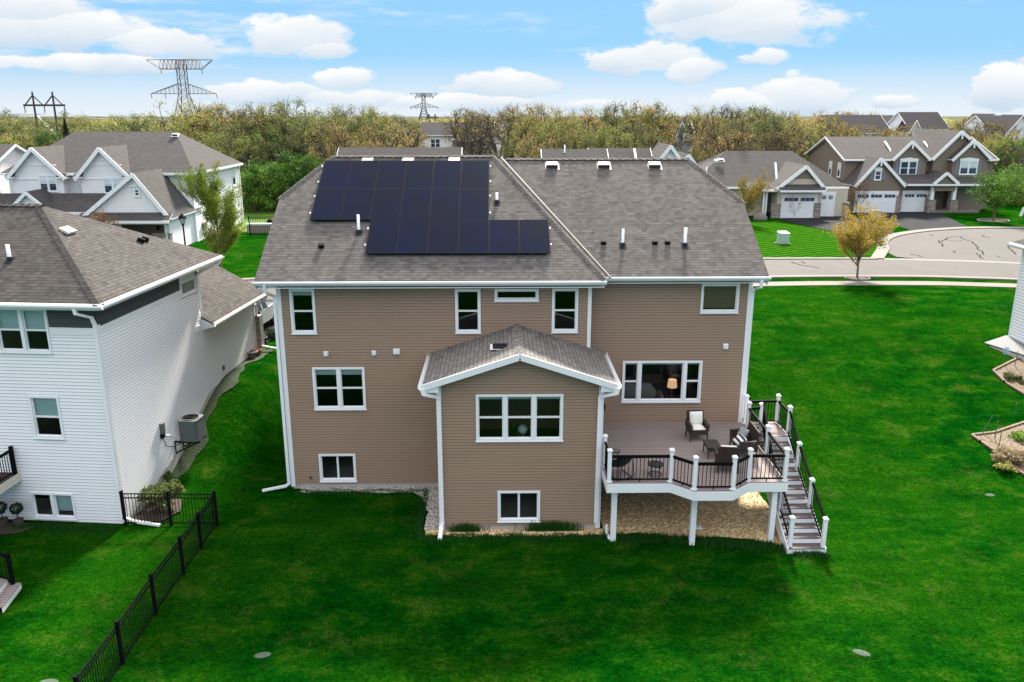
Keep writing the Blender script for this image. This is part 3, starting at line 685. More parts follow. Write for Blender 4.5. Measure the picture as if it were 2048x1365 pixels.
    so=MB(); so.box(xe,yl+.03,7.72,3.6,YL,7.75); so.box(3.3,28.1,7.72,xr,YR,7.75)
    for s in (-1,1):
        a=.63+s*ex; b=.63+s*2.55; so.box(min(a,b),ae+.01,5.03,max(a,b),24.72,5.06); so.poly([(a,ae+.005,5.05),(b,ae+.005,5.05),(b,ae+.005,zt(b)-.11),(a,ae+.005,zt(a)-.11)] if s<0 else [(b,ae+.005,5.05),(a,ae+.005,5.05),(a,ae+.005,zt(a)-.11),(b,ae+.005,zt(b)-.11)])
        so.box(min(a,a+s*.02),ae,5.03,max(a,a+s*.02),28,5.2); so.box(min(a,.63+s*2.63),24.7,5.03,max(a,.63+s*2.63),28,5.06)
    so.build('soffit',M['fascia'],H)
    gutter(H,(xe-.03,yl,7.97),(3.66,yl,7.97),(0,-1,0)); gutter(H,(3.66,28.05,7.97),(xr+.06,28.05,7.97),(0,-1,0))
    for s in (-1,1): gutter(H,(.63+s*ex,28.0,zt(3.7)-.02),(.63+s*ex,ae-.02,zt(3.7)-.02),(s,0,0))
    # downspouts
    pipe(H,[(-7.95,27.33,7.84),(-7.95,27.4,7.6),(-7.82,27.93,7.35),(-7.82,27.93,.25),(-7.95,27.9,.16),(-8.75,27.75,.06)])
    pipe(H,[(9.16,27.98,7.84),(9.16,28.0,7.6),(9.14,28.8,7.3),(9.14,28.8,2.45)])
    pipe(H,[(-2.42,24.3,5.16),(-2.38,24.3,5.0),(-1.95,24.62,4.78),(-1.93,24.62,.35),(-1.96,24.56,.2),(-1.98,24.1,.06)],.135,.1)
    pipe(H,[(3.70,24.3,5.16),(3.66,24.3,5.0),(3.2,24.62,4.78),(3.18,24.62,.35)],.135,.1)
    # roof hardware
    for x in (-5.23,-3.62,-1.78): roof_vent(H,(x,33.52,zl(33.52)),P)
    for x in (2.16,4.26,6.32): roof_vent(H,(x,33.85,zr(33.85)),P)
    roof_vent(H,(.0,25.9,6.06),0.,.46,.5,.2,M['pvc'])
    vent_pipe(H,(-5.06,29.62,zl(29.62)),.66); vent_pipe(H,(-.08,31.15,zl(31.15)),.4); vent_pipe(H,(4.47,29.46,zr(29.46)),.62); vent_pipe(H,(6.73,29.46,zr(29.46)),.66,.06)
    exhaust(H,(-6.29,28.93,zl(28.93)))
    for x in (3.79,5.66,6.12): exhaust(H,(x,29.58,zr(29.58)))
    for x,z,a,b in ((-6.16,5.25,.17,.17),(-4.46,5.27,.16,.16),(-3.66,5.32,.24,.20)): wall_vent(H,FL,x,z,a,b)
    wall_vent(H,FR,8.25,5.27,.19)
    m=MB(); FL.bx(m,-7.05,.42,-6.98,.50,0,.06); m.lathe([(.035,0),(.035,.02)],(-7.015,27.93,.47),8); m.build('hose_tap',M['vent'],H)
    m=MB(); a=at(1206,816,X=3.42); m.box(3.32,a.y-.05,a.z-.05,3.36,a.y+.05,a.z+.12); m.lathe([(.02,.16),(.07,.10),(.06,-.06),(.03,-.1)],(3.44,a.y,a.z),8); m.build('wall_lantern',M['black'],H)
    # solar array
    def panel(x0,x1,y0,y1):
        mb=MB(); g=.005; h0,h1=.10,.14
        q=lambda x,y,h:(x,y-h*.5,zl(y)+h*.86)
        T=[q(x0+g,y0+g,h1),q(x1-g,y0+g,h1),q(x1-g,y1-g,h1),q(x0+g,y1-g,h1)]; B=[q(x0+g,y0+g,h0),q(x1-g,y0+g,h0),q(x1-g,y1-g,h0),q(x0+g,y1-g,h0)]
        mb.poly(B[::-1])
        for i in range(4): mb.poly([B[i],B[(i+1)%4],T[(i+1)%4],T[i]])
        e=.014; I=[q(x0+g+e,y0+g+e,h1),q(x1-g-e,y0+g+e,h1),q(x1-g-e,y1-g-e,h1),q(x0+g+e,y1-g-e,h1)]
        for i in range(4): mb.poly([T[i],T[(i+1)%4],I[(i+1)%4],I[i]])
        mb.poly(I,1); mb.build('solar_panel',[M['black'],M['solar']],H)
    c=(6.9-.38)/6
    for i in range(6):
        x=-6.9+i*c; panel(x,x+c,31.79,33.43); panel(x,x+c,30.14,31.79); x=-4.68+i*1.08; panel(x,x+1.08,28.49,30.13)
    # skirt of rail ends
    m=MB()
    for y in (30.5,31.4,32.2,33.1):
        m.obox((-6.95,y-.04,zl(y)+.1),(.05,.06,.06),0,0,math.atan(P)); m.obox((-.33,y-.04,zl(y)+.1),(.05,.06,.06),0,0,math.atan(P))
    for y in (28.9,29.7): m.obox((-4.73,y-.04,zl(y)+.1),(.05,.06,.06),0,0,math.atan(P)); m.obox((1.84,y-.04,zl(y)+.1),(.05,.06,.06),0,0,math.atan(P))
    m.build('solar_rail_end',M['pvc'],H)
    return H
HOUSE=main_house()
def interior():
    # things seen through the picture window
    z=2.34
    t=thing('table_lamp','lit table lamp with a pale drum shade behind the picture window','lamp',(6.62,29.75,z+.62))
    m=MB(); m.lathe([(.09,0),(.09,.02),(.03,.05),(.05,.2),(.025,.36)],(6.62,29.75,z+.62),14); m.build('lamp_base',M['vent'],t,True)
    lm=N('lit_lamp_shade'); lm.set(c4(.8,.6,.4),.8); lm.b.inputs['Emission Color'].default_value=(1,.55,.28,1); lm.b.inputs['Emission Strength'].default_value=.26
    m=MB(); m.lathe([(.19,.36),(.16,.66)],(6.62,29.75,z+.62),20); m.lathe([(.155,.66),(.185,.36)],(6.62,29.75,z+.62),20); m.build('lamp_shade',lm.m,t,True)
    t=thing('side_table','small dark side table under the lit lamp indoors','table',(6.62,29.75,z)); m=MB(); m.box(6.36,29.5,z+.57,6.88,30.,z+.62); m.build('table_top',M['wicker'],t)
    for sx in (-.22,.22):
        for sy in (-.21,.21): m=MB(); m.box(6.62+sx-.02,29.75+sy-.02,z,6.62+sx+.02,29.75+sy+.02,z+.57); m.build('leg',M['wicker'],t)
    g=plain('grey_upholstery',c4(.4,.42,.38),.9,.1)
    t=thing('sofa','grey upholstered sofa inside behind the picture window','sofa',(5.4,30.3,z))
    for nm,b in (('seat',(4.6,29.6,z+.1,6.2,30.4,z+.45)),('backrest',(4.6,30.4,z+.1,6.2,30.65,z+.9)),('armrest',(4.4,29.6,z+.1,4.6,30.65,z+.65)),('armrest',(6.2,29.6,z+.1,6.34,30.65,z+.62))):
        m=MB(); m.rbox(((b[0]+b[3])/2,(b[1]+b[4])/2,(b[2]+b[5])/2),(b[3]-b[0],b[4]-b[1],b[5]-b[2])); m.build(nm,g,t,True)
    t=thing('potted_plant','leafy green houseplant behind the triple window','plant',(.6,25.5,z)); m=MB(); m.lathe([(.13,0),(.17,.3),(.15,.3),(.0,.28)],(.6,25.5,z),14); m.build('pot',M['pot_grey'],t,True)
    rnd=random.Random(5); m=MB()
    for i in range(60):
        a=rnd.uniform(0,6.28); e=rnd.uniform(.3,1.3); l=rnd.uniform(.4,1.0); p=Vector((.6,25.5,z+.3)); d=Vector((math.cos(a)*math.cos(e),math.sin(a)*math.cos(e)*.6,math.sin(e)*1.2)); q=p+d*l; s=Vector((-d.y,d.x,.1)).normalized()*.07
        m.poly([p+d*l*.3,p+d*l*.6+s,q,p+d*l*.6-s])
    m.build('foliage',M['leaf_green'],t)
    t=MB(); t.lathe([(0,0)]+[(.16*math.sin(k*math.pi/8),.16-.16*math.cos(k*math.pi/8)) for k in range(1,8)]+[(0,.32)],(.75,25.15,3.3),16)
    t.lathe([(.1,0),(.1,.02),(.02,.03),(.02,.94)],(.75,25.15,2.34),10)
    tag(t.build('floor_lamp',M['blind'],None,True,off=(.75,25.15,2.34)),'unlit globe lamp standing indoors behind the triple window','lamp').location=(.75,25.15,2.34)
interior()
# ------------------------------------------------------------------ deck
def post(root,x,y,z,h=1.06,s=.115,name='railing_post'):
    m=MB(); m.box(x-s/2,y-s/2,z,x+s/2,y+s/2,z+h); m.lathe([(s*.98,z),(s*.98,z+.03),(s*.8,z+.07)],(x,y,0),4)
    k=s*.5+.022; m.box(x-k,y-k,z+h-.005,x+k,y+k,z+h+.035); k2=s*.3
    top=[(x-k2,y-k2,z+h+.075),(x+k2,y-k2,z+h+.075),(x+k2,y+k2,z+h+.075),(x-k2,y+k2,z+h+.075)]; lo=[(x-k,y-k,z+h+.035),(x+k,y-k,z+h+.035),(x+k,y+k,z+h+.035),(x-k,y+k,z+h+.035)]
    m.poly(top)
    for i in range(4): m.poly([lo[i],lo[(i+1)%4],top[(i+1)%4],top[i]])
    return m.build(name,M['deckwhite'],root)
def railing(root,p,q,trim=.06,h0=.09,h1=.88,mat=None,name='railing',sp=.115,foot=True,rw=.06):
    p=Vector(p); q=Vector(q); d=(q-p); L=Vector((d.x,d.y)).length; d/=L; a=p+d*trim; b=q-d*trim; Z=lambda h:Vector((0,0,h))
    m=MB(); m.beam(a+Z(h1),b+Z(h1),rw,.05); m.beam(a+Z(h1-.05),b+Z(h1-.05),rw*.55,.04); m.beam(a+Z(h0),b+Z(h0),rw*.6,.05); n=int((L-2*trim)/sp)
    for i in range(n):
        c=a+(b-a)*((i+.5)/n); m.beam(c+Z(h0),c+Z(h1-.05),.019,.019)
    if foot: c=(a+b)/2; m.beam(c,c+Z(h0),.03,.03)
    return m.build(name,mat or M['black'],root)
def deck():
    D=thing('deck','raised grey composite deck with white posts, black railings and side stairs','deck',(6.2,26,0)); z=2.3
    poly=[(3.36,28.62),(3.36,23.5),(5.35,23.5),(5.97,22.92),(7.17,22.92),(7.83,23.5),(9.05,23.5),(9.05,28.62)]
    m=MB(); m.prism(poly,z-.03,z); m.build('deck_floor',M['composite'],D)
    m=MB(); m.box(9.052,27.22,z-.03,10.42,28.66,z); m.build('landing',M['composite'],D)
    j=MB(); j.box(3.4,27.9,z-.3,9.0,28.6,z-.04)
    for i in range(13): x=3.6+i*.44; j.box(x-.02,23.6,z-.28,x+.02,28.5,z-.035)
    j.build('joist_frame',M['deckwhite'],D)
    m=MB()
    for a,b in zip(poly[1:7],poly[2:8]): m.beam((*a,z-.18),(*b,z-.18),.04,.30)
    m.beam((3.36,28.5,z-.18),(3.36,23.5,z-.18),.04,.30); m.build('fascia',M['deckwhite'],D)
    m=MB(); m.beam((9.06,27.2,z-.12),(10.44,27.2,z-.12),.04,.17); m.beam((10.43,27.2,z-.18),(10.43,28.66,z-.18),.04,.28); m.beam((10.43,28.66,z-.18),(9.06,28.66,z-.18),.04,.28); m.build('landing_fascia',M['deckwhite'],D)
    for x,y in ((3.68,24.05),(6.2,23.75),(8.75,23.75),(10.3,28.5),(10.3,27.4)):
        m=MB(); m.box(x-.085,y-.085,-.2,x+.085,y+.085,z-.3); m.build('support_post',M['deckwhite'],D)
    m=MB(); m.beam((3.4,23.95,z-.42),(9.,23.95,z-.42),.09,.22); m.build('beam',M['deckwhite'],D)
    pp=[(3.42,24.75),(3.42,23.58),(5.36,23.58),(5.97,23.0),(7.17,23.0),(7.82,23.58),(8.97,23.58),(8.99,25.5),(9.02,27.78)]
    for x,y in pp: post(D,x,y,z)
    for a,b in zip(pp,pp[1:]): railing(D,(*a,z),(*b,z))
    lp=[(9.14,28.5),(10.34,28.55),(10.36,27.34)]
    for x,y in lp: post(D,x,y,z)
    railing(D,(*lp[0],z),(*lp[1],z)); railing(D,(*lp[1],z),(*lp[2],z))
    post(D,9.5,27.85,z,.98); railing(D,(9.02,27.78,z),(9.5,27.85,z))
    # stairs
    n=13; rise=z/n; y0=27.2; run=(27.2-23.12)/12; xa,xb=9.14,10.3
    for i in range(12):
        zt=z-rise*(i+1); y=y0-run*i; m=MB(); m.box(xa,y-run-.02,zt-.03,xb,y-.012,zt); m.build('tread',M['tread'],D)
        m=MB(); m.box(xa,y-.012,zt,xb,y+.012,zt+rise-.032); m.build('riser',M['deckwhite'],D)
    m=MB(); y=y0-run*12; m.box(xa,y-.012,-.1,xb,y+.012,rise-.032); m.build('riser',M['deckwhite'],D)
    for x in (xa-.022,xb+.022):
        m=MB(); a=(x-.018,x+.018); yb=y0-run*12-.03
        pts=[(y0,z-.03),(y0,z-.40),(yb+.45,-.1),(yb,-.1),(yb,rise+.0)]
        b0=[(a[0],p,q) for p,q in pts]; b1=[(a[1],p,q) for p,q in pts]; m.poly(b0); m.poly(b1[::-1])
        for i in range(5): m.poly([b0[i],b1[i],b1[(i+1)%5],b0[(i+1)%5]])
        m.build('stringer',M['deckwhite'],D)
    sl=-rise/run
    zs=lambda y:z+(y0-y)*sl-rise*.5
    xr=10.26; ys=[27.34,25.92,24.55,23.2]
    for y in ys[1:]: post(D,xr,y,zs(y)-.1,1.12)
    pr=None
    for a,b in zip(ys,ys[1:]): railing(D,(xr+(.08 if a==27.34 else 0),a,zs(a)+.1),(xr,b,zs(b)+.1),foot=False)
    ll=[27.7,25.6,24.4,23.25]
    for y in ll[2:]: post(D,9.22,y,zs(y)-.1,1.12)
    for a,b in zip(ll,ll[1:]): railing(D,(9.5 if a==27.7 else 9.22,a,zs(a)+.1),(9.22,b,zs(b)+.1),foot=False)
    return D
deck()
# ------------------------------------------------------------------ deck furniture
DZ=2.3
def arm_seat(name,label,cat,loc,rz,w,cush,group=None):
    """wicker seat; local -y is its front"""
    t=thing(name,label,cat,loc,rz,group,world=False); d=.62; hw=w/2
    m=MB(); m.box(-hw,-d/2,.24,hw,d/2,.38); m.build('seat',M['wicker'],t)
    m=MB(); m.obox((0,d/2-.02,.60),(w,.055,.62),0,0,R(-10)); m.obox((0,d/2+.033,.90),(w*.94,.05,.06),0,0,R(-10)); m.build('backrest',M['wicker'],t)
    for s in (-1,1):
        m=MB(); m.box(s*hw-.035,-d/2,.38,s*hw+.035,d/2,.56); m.obox((s*hw,-.03,.60),(.09,d*.95,.045),0,0,R(4)); m.build('armrest',M['wicker'],t)
        for y in (-d/2+.03,d/2-.03): m=MB(); m.beam((s*(hw-.02),y,.26),(s*(hw+.0),y*1.06,0),.04,.04); m.build('leg',M['wicker'],t)
    if cush:
        for i in range(cush):
            x=(i-(cush-1)/2)*(w-.12)/cush; ww=(w-.13)/cush
            m=MB(); m.rbox((x,-.03,.44),(ww,d*.9,.13)); m.build('seat_cushion',M['cushion'],t,True)
            m=MB(); m.rbox((x,d/2-.14,.70),(ww,.5,.15),0,0,R(76)); m.build('back_cushion',M['cushion'],t,True)
    return t
arm_seat('armchair','brown wicker armchair with ivory cushions facing out near the house wall','chair',(7.0,27.1,DZ),R(4),.62,1,'wicker patio chairs')
arm_seat('armchair','brown wicker armchair with its back turned to the lawn','chair',(7.35,24.45,DZ),R(180-8),.66,1,'wicker patio chairs')
arm_seat('loveseat','dark wicker loveseat with two throw pillows along the right railing','sofa',(8.3,25.85,DZ),R(-90),1.15,0)
def pillow(label,c,rx,ry,rz,mat):
    o=thing('throw_pillow',label,'pillow',c,0,'pillows on the loveseat',False); m=MB(); m.rbox((0,0,0),(.46,.46,.17),rz,0,rx,ry,1.2); m.build('cover',mat,o,True)
def stripes():
    m=N('striped_fabric'); x=m.sep(m.obj()); f=m.math('LESS_THAN',m.math('FRACT',m.math('MULTIPLY',m.math('ADD',x[0],m.math('MULTIPLY',x[1],.5)),7.)),.5); return m.set(m.mix(f,c4(.75,.75,.74),c4(.02,.022,.026)),.9)
def floral():
    m=N('grey_patterned_fabric'); v=m.n('ShaderNodeTexVoronoi'); v.inputs['Scale'].default_value=22; m.l(m.obj(),v.inputs[0]); return m.set(m.ramp(v.outputs['Distance'],[(.15,c4(.5,.5,.48)),(.35,c4(.10,.11,.12)),(.6,c4(.30,.31,.31))]),.9)
pillow('black and white striped pillow on the loveseat',(8.08,25.55,DZ+.57),R(25),R(-38),R(15),stripes())
pillow('grey patterned pillow propped behind the striped one',(8.3,25.95,DZ+.66),R(10),R(-58),R(25),floral())
t=thing('coffee_table','low dark wicker coffee table between the patio chairs','table',(7.17,25.62,DZ))
m=MB(); m.box(6.93,25.25,DZ+.36,7.41,25.98,DZ+.42); m.build('table_top',M['wicker'],t)
m=MB(); m.box(6.96,25.28,DZ+.27,7.38,25.95,DZ+.359); m.build('apron',M['wicker'],t)
for sx in (6.97,7.37):
    for sy in (25.29,25.94): m=MB(); m.beam((sx,sy,DZ+.3),(sx,sy,DZ),.035,.035); m.build('leg',M['wicker'],t)
def moon_chair():
    c=(3.83,24.05,DZ); t=thing('folding_chair','black folding saucer chair tucked in the left corner of the deck','chair',c,R(205),None,False)
    mb=MB(); n=20; T=R(38)
    pts=[]
    for i in range(7):
        r=.46*i/6
        for k in range(n):
            a=2*math.pi*k/n; x,y,z=r*math.cos(a)*.95,r*math.sin(a),.95*r*r-.2
            pts.append((x,y*math.cos(T)-z*math.sin(T),.52+y*math.sin(T)+z*math.cos(T)))
    fs=[(i*n+k,i*n+(k+1)%n,(i+1)*n+(k+1)%n,(i+1)*n+k) for i in range(6) for k in range(n)]; mb.raw(pts,fs); mb.build('seat',M['blackplastic'],t,True)
    rim=pts[-n:]; mb=MB(); mb.tube(rim+[rim[0]],.016,6,0,False); mb.build('rim',M['black'],t,True)
    for s in (-1,1):
        mb=MB(); mb.tube([(s*.3,-.3,.42),(s*.3,-.32,.03),(s*.28,-.25,.014),(s*.28,.3,.014),(s*.3,.36,.05),(s*.26,.3,.78)],.013,6); mb.build('leg',M['black'],t,True)
    mb=MB(); mb.tube([(-.3,-.3,.3),(.3,-.3,.3)],.012,6); mb.tube([(-.28,.3,.014),(.28,.3,.014)],.012,6); mb.build('stretcher',M['black'],t)
moon_chair()
def round_table(label,c,r,h,ring=False):
    t=thing('side_table',label,'table',c,0,'small round tables on the deck',False); m=MB()
    m.lathe([(r-.012,h-.02),(r,h-.01),(r,h+.01),(r-.015,h+.014)],(0,0,0),28)
    m.build('rim',M['black'],t,True)
    m=MB(); m.lathe([(0,h+.004),(r*.985,h+.006)],(0,0,0),28); m.build('table_top',M['steel'] if ring else M['blackplastic'],t)
    for k in range(4):
        a=k*math.pi/2+.6; p=lambda rr,z:(rr*math.cos(a),rr*math.sin(a),z); m=MB(); m.tube([p(r*.9,h-.01),p(r*.62,h*.5),p(r*.8,.01)],.010,6); m.build('leg',M['black'],t)
    m=MB(); m.tube([(r*.8*math.cos(i*math.pi/12),r*.8*math.sin(i*math.pi/12),.012) for i in range(25)],.009,5,0,False); m.build('base_ring',M['black'],t,True)
round_table('low black mesh round table near the front railing',(4.98,24.12,DZ),.26,.36)
round_table('small glass-topped round table behind the saucer chair',(3.78,24.95,DZ),.17,.46,True)
# a pale utility plate on the stones and covers in the lawn
M['steel_pale']=plain('weathered_pale_lid',c4(.07,.095,.07),1.,.35,8.,0,0.)
def cover(label,x,y,r=.26,name='utility_cover',el=1.4,rz=.2,g='utility covers in the lawn'):
    t=thing(name,label,'cover',(x,y,ground(x,y)),rz,g,False); m=MB(); m.lathe([(r,-.05),(r,.006),(r-.02,.014),(0,.016)],(0,0,0),20); o=m.build('lid',M['steel_pale'],t,True); o.scale=(el,.8,1)
cover('oblong pale cover in the dark lawn right of the black fence',-6.16,18.3,.15)
cover('oblong pale cover in the lawn below the deck stairs',9.39,18.2,.16,rz=-.5)
cover('pale cover half cut off at the bottom edge beside the fence',-11.16,17.35,.17,rz=0)
cover('small pale cover on the far right lawn',17.9,27.05,.15,el=1.2)
t=thing('splash_plate','small white plate with a hole lying on the gravel under the deck','plate',(6.65,24.72,.05),.1,None,False)
m=MB(); m.box(-.11,-.09,0,.11,.09,.05); m.build('plate',M['pvc'],t); m=MB(); m.lathe([(.03,.051),(0,.053)],(0,0,0),8); m.build('hole',M['black'],t)
t=thing('downspout_extension','white downspout elbow lying by the left deck post','downspout',(3.5,24.2,0),0,None,False); m=MB(); m.beam((.0,.12,.42),(.0,.12,.1),.09,.07); m.beam((.0,.14,.12),(.08,-.22,.05),.09,.07); m.build('elbow',M['pvc'],t)
# ------------------------------------------------------------------ white house on the left
def left_house():
    L=thing('house','white vinyl-sided house with a dark shake band under its hip roof, nearest on the left','house',(-12.77,25.38,0),R(-5.5),None,False)
    F=Face((0,0,0),(1,0,0),(0,-1,0)); S=Face((0,0,0),(0,1,0),(1,0,0)); W=8.5
    wins=[(-3.4,-1.62,6.04,7.53),(-2.69,-1.66,3.08,4.57),(-3.22,-1.68,.12,1.08)]
    ins=[(a+.03,b-.03,c+.03,d-.03) for a,b,c,d in wins]
    w=MB(); lap_wall(w,F,-W,-.1,.02,6.69,ins,.115,.014); lap_wall(w,F,-W,-3.38,6.69,7.6,ins,.115,.014)
    lap_wall(w,F,-3.37,-1.6,6.69,7.6,ins,.115,.014)
    lap_wall(w,S,.1,7.05,.135,6.78,(),.115,.014); w.build('wall',M['siding_w'],L)
    w=MB(); lap_wall(w,S,7.05,12.55,.94,5.12,(),.115,.014); w.poly([(0,12.55,0),(-5,12.55,0),(-5,12.55,6.5),(-4.5,12.55,7.2),(0,12.55,5.1)]); w.poly([(-5,7.05,0),(0,7.05,0),(0,7.05,7.5),(-5,7.05,7.5)][::-1]); w.poly([(-1.2,7.05,4),(-1.2,8.3,4),(-1.2,8.3,7.6),(-1.2,7.05,7.6)]); tag(w.build('wall',M['siding_w'],L),'garage wing wall')
    b=MB(); F.bx(b,-1.6,6.9,-.0,7.62,-.02,.018); S.bx(b,.0,6.93,5.55,7.62,-.02,.018); S.bx(b,6.85,6.7,7.08,7.62,-.02,.03); tag(b.build('shake_panel',M['shake'],L),'dark shake band under the eave')
    b=MB(); F.bx(b,-1.6,6.66,.02,6.9,-.02,.035); S.bx(b,-.02,6.78,5.6,6.93,-.02,.036); b.build('band_trim',M['white'],L)
    f=MB(); f.box(-W,.03,-.5,-.03,7.0,.03); f.box(-5,7,-.5,-.03,12.5,2.3); 
    pts=[(0,-.3),(12.5,-.3),(12.5,2.62),(9.5,2.5),(7,2.25),(5,1.3),(3.2,.75),(1.5,.3),(0,.1)]
    a=[(.028,y,z) for y,z in pts]; f.poly(a); f.build('foundation',M['concrete'],L)
    m=MB(); m.box(-.12,-.028,.02,.028,.02,7.0); m.box(.0,.02,.02,.03,.12,7.0); m.build('corner_trim',M['white'],L)
    m=MB(); S.bx(m,12.4,2.2,12.55,5.12,-.02,.03); m.build('corner_trim',M['white'],L)
    tl=dark_glass('greyed_window_glass',c4(.05,.07,.07)); bl=plain('teal_roller_blind',c4(.60,.78,.74),.6,.12,2.)
    window(L,F,*wins[0],[(1,'dh'),(1,'dh')],[.5,.5],bmat=bl,label='wide upper window with roller blinds half down'); window(L,F,*wins[1],[(1,'dh')],.52,bmat=bl); window(L,F,*wins[2],[(1,'fix'),(1,'fix')],[.0,.78],bmat=bl)
    window(L,S,5.58,6.85,6.66,7.6,[(1,'fix')],.5,bmat=bl,deep=False,glass=dark_glass('painted_green_reflection',c4(.10,.14,.11)),cas=.05,label='upper side window with a green reflection painted on its glass')  # green reflection is painted into the pane colour
    ro=MB(); iw=MB(); iw.box(-W,3.5,0,-.3,3.6,7.5); iw.box(-W,.2,2.2,-.2,3.5,2.3); iw.box(-W,.2,4.9,-.2,3.5,5.0); iw.box(-W,.1,7.3,-.1,6.9,7.35); iw.build('interior_wall',M['room'],L)
    p=.56; E=.45; z=7.78; ap=(-4.05,4.05,z+p*4.5); bk=8.55; ap2=(-W,4.05,z+p*4.5)
    ro.slab([(E,-E,z),ap,ap2,(-W,-E,z)],.14); ro.slab([(E,-E,z),(E,bk,z),ap],.14); ro.slab([(E,bk,z),(-W,bk,z),ap2,ap],.14)
    ridge_caps(ro,ap,(E,-E,z),.17,.26); ridge_caps(ro,(-3.9,4.05,ap[2]),ap2,.15,.25)
    ro.build('roof',[M['sh_left'],M['fascia']],L)
    g=MB(); ge=.5; gz=5.25; gp=.55; bk2=13.0
    g.slab([(ge,7.06,gz),(ge,bk2,gz),(-4.2,bk2,gz+gp*4.6),(-4.2,7.06,gz+gp*4.6)],.12,0,0); g.slab([(-8.8,7.06,gz),(-8.8,bk2,gz),(-4.2,bk2,gz+gp*4.6),(-4.2,7.06,gz+gp*4.6)],.12)
    tag(g.build('roof',[M['sh_left'],M['fascia']],L),'lower garage roof')
    m=MB(); m.beam((E+.02,-E,z-.09),(E+.02,bk,z-.09),.04,.2); m.beam((E,-E-.02,z-.09),(-W,-E-.02,z-.09),.04,.2); m.beam((ge+.02,7.06,gz-.08),(ge+.02,bk2,gz-.08),.04,.18); m.beam((ge,bk2-.05,gz-.24),(-4.2,bk2-.05,gz+gp*4.6-.24),.04,.2)
    m.poly([(0,7.05,gz-.3),(ge,7.05,gz-.16),(ge,7.05,gz-.05),(0,7.05,gz+.18)]); m.poly([(0,7.05,gz-.3),(0,7.4,gz-.2),(ge,7.4,gz-.16),(ge,7.05,gz-.16)]); m.build('fascia',M['fascia'],L)
    m=MB(); m.box(0,-E+.02,z-.2,E,bk,z-.17); m.box(-W,-E+.02,z-.2,0,.0,z-.17); m.box(0,7.06,gz-.18,ge,bk2,gz-.15); m.build('soffit',M['fascia'],L)
    gutter(L,(E,-E-.02,z-.03),(E,bk,z-.03),(1,0,0)); gutter(L,(-W,-E,z-.03),(E+.12,-E,z-.03),(0,-1,0)); gutter(L,(ge,7.06,gz-.02),(ge,bk2,gz-.02),(1,0,0))
    pipe(L,[(-.35,-E-.06,z-.14),(-.33,-E-.04,z-.3),(-.06,-.14,z-.5),(-.03,-.07,z-.75),(-.03,-.07,.3),(.03,-.07,.15)],.105,.08)
    pipe(L,[(E+.06,8.2,z-.16),(E,8.1,z-.3),(.16,7.25,z-.4),(.07,6.95,z-.55),(.07,6.95,5.85),(.12,7.0,5.7),(.18,7.2,5.58)],.1,.08)
    pipe(L,[(ge+.05,12.7,gz-.14),(ge,12.65,gz-.3),(.1,12.5,gz-.55),(.08,12.5,2.7)],.09,.07)
    pipe(L,[(.1,12.5,2.75),(1.1,12.4,2.62)],.09,.07)
    st=MB(); st.box(.03,12.42,2.3,.25,12.8,4.2); st.build('stone_pillar',M['stone'],L)
    vent_pipe(L,(-3.55,1.35,z+p*1.8),.52,.06,.56); 
    rv=MB(); x,y=-2.55,3.15; zz=z+p*(E-x); rv.obox((x,y,zz+.08),(.36,.5,.09),0,0,0,math.atan(p)*.9); rv.obox((x,y,zz+.02),(.28,.44,.1),0,1,0,math.atan(p)*.9); rv.build('roof_vent',[M['siding_tan'],M['lead']],L)
    ex=MB()
    for dy in (0,.32): ex.obox((-1.3,5.6+dy,z+p*1.75+.08),(.26,.2,.13),.4,0,0,.4)
    ex.build('exhaust_cap',M['black'],L)
    wv=MB(); S.bx(wv,6.55,5.0,6.8,5.25,0,.09); wv.build('wall_vent',M['pvc'],L)
    wv=MB(); S.bx(wv,8.55,2.75,8.68,2.95,0,.05); wv.build('hose_tap',M['vent'],L)
    # white leader lying on the bed at the corner
    pipe(L,[(.05,.05,.18),(.35,.0,.12),(1.25,-.05,.05)],.11,.08,'downspout')
    return L
LH=left_house()
LM=Matrix.Translation((-12.77,25.38,0))@Matrix.Rotation(R(-5.5),4,'Z')
LP=lambda x,y,z:LM@Vector((x,y,z))
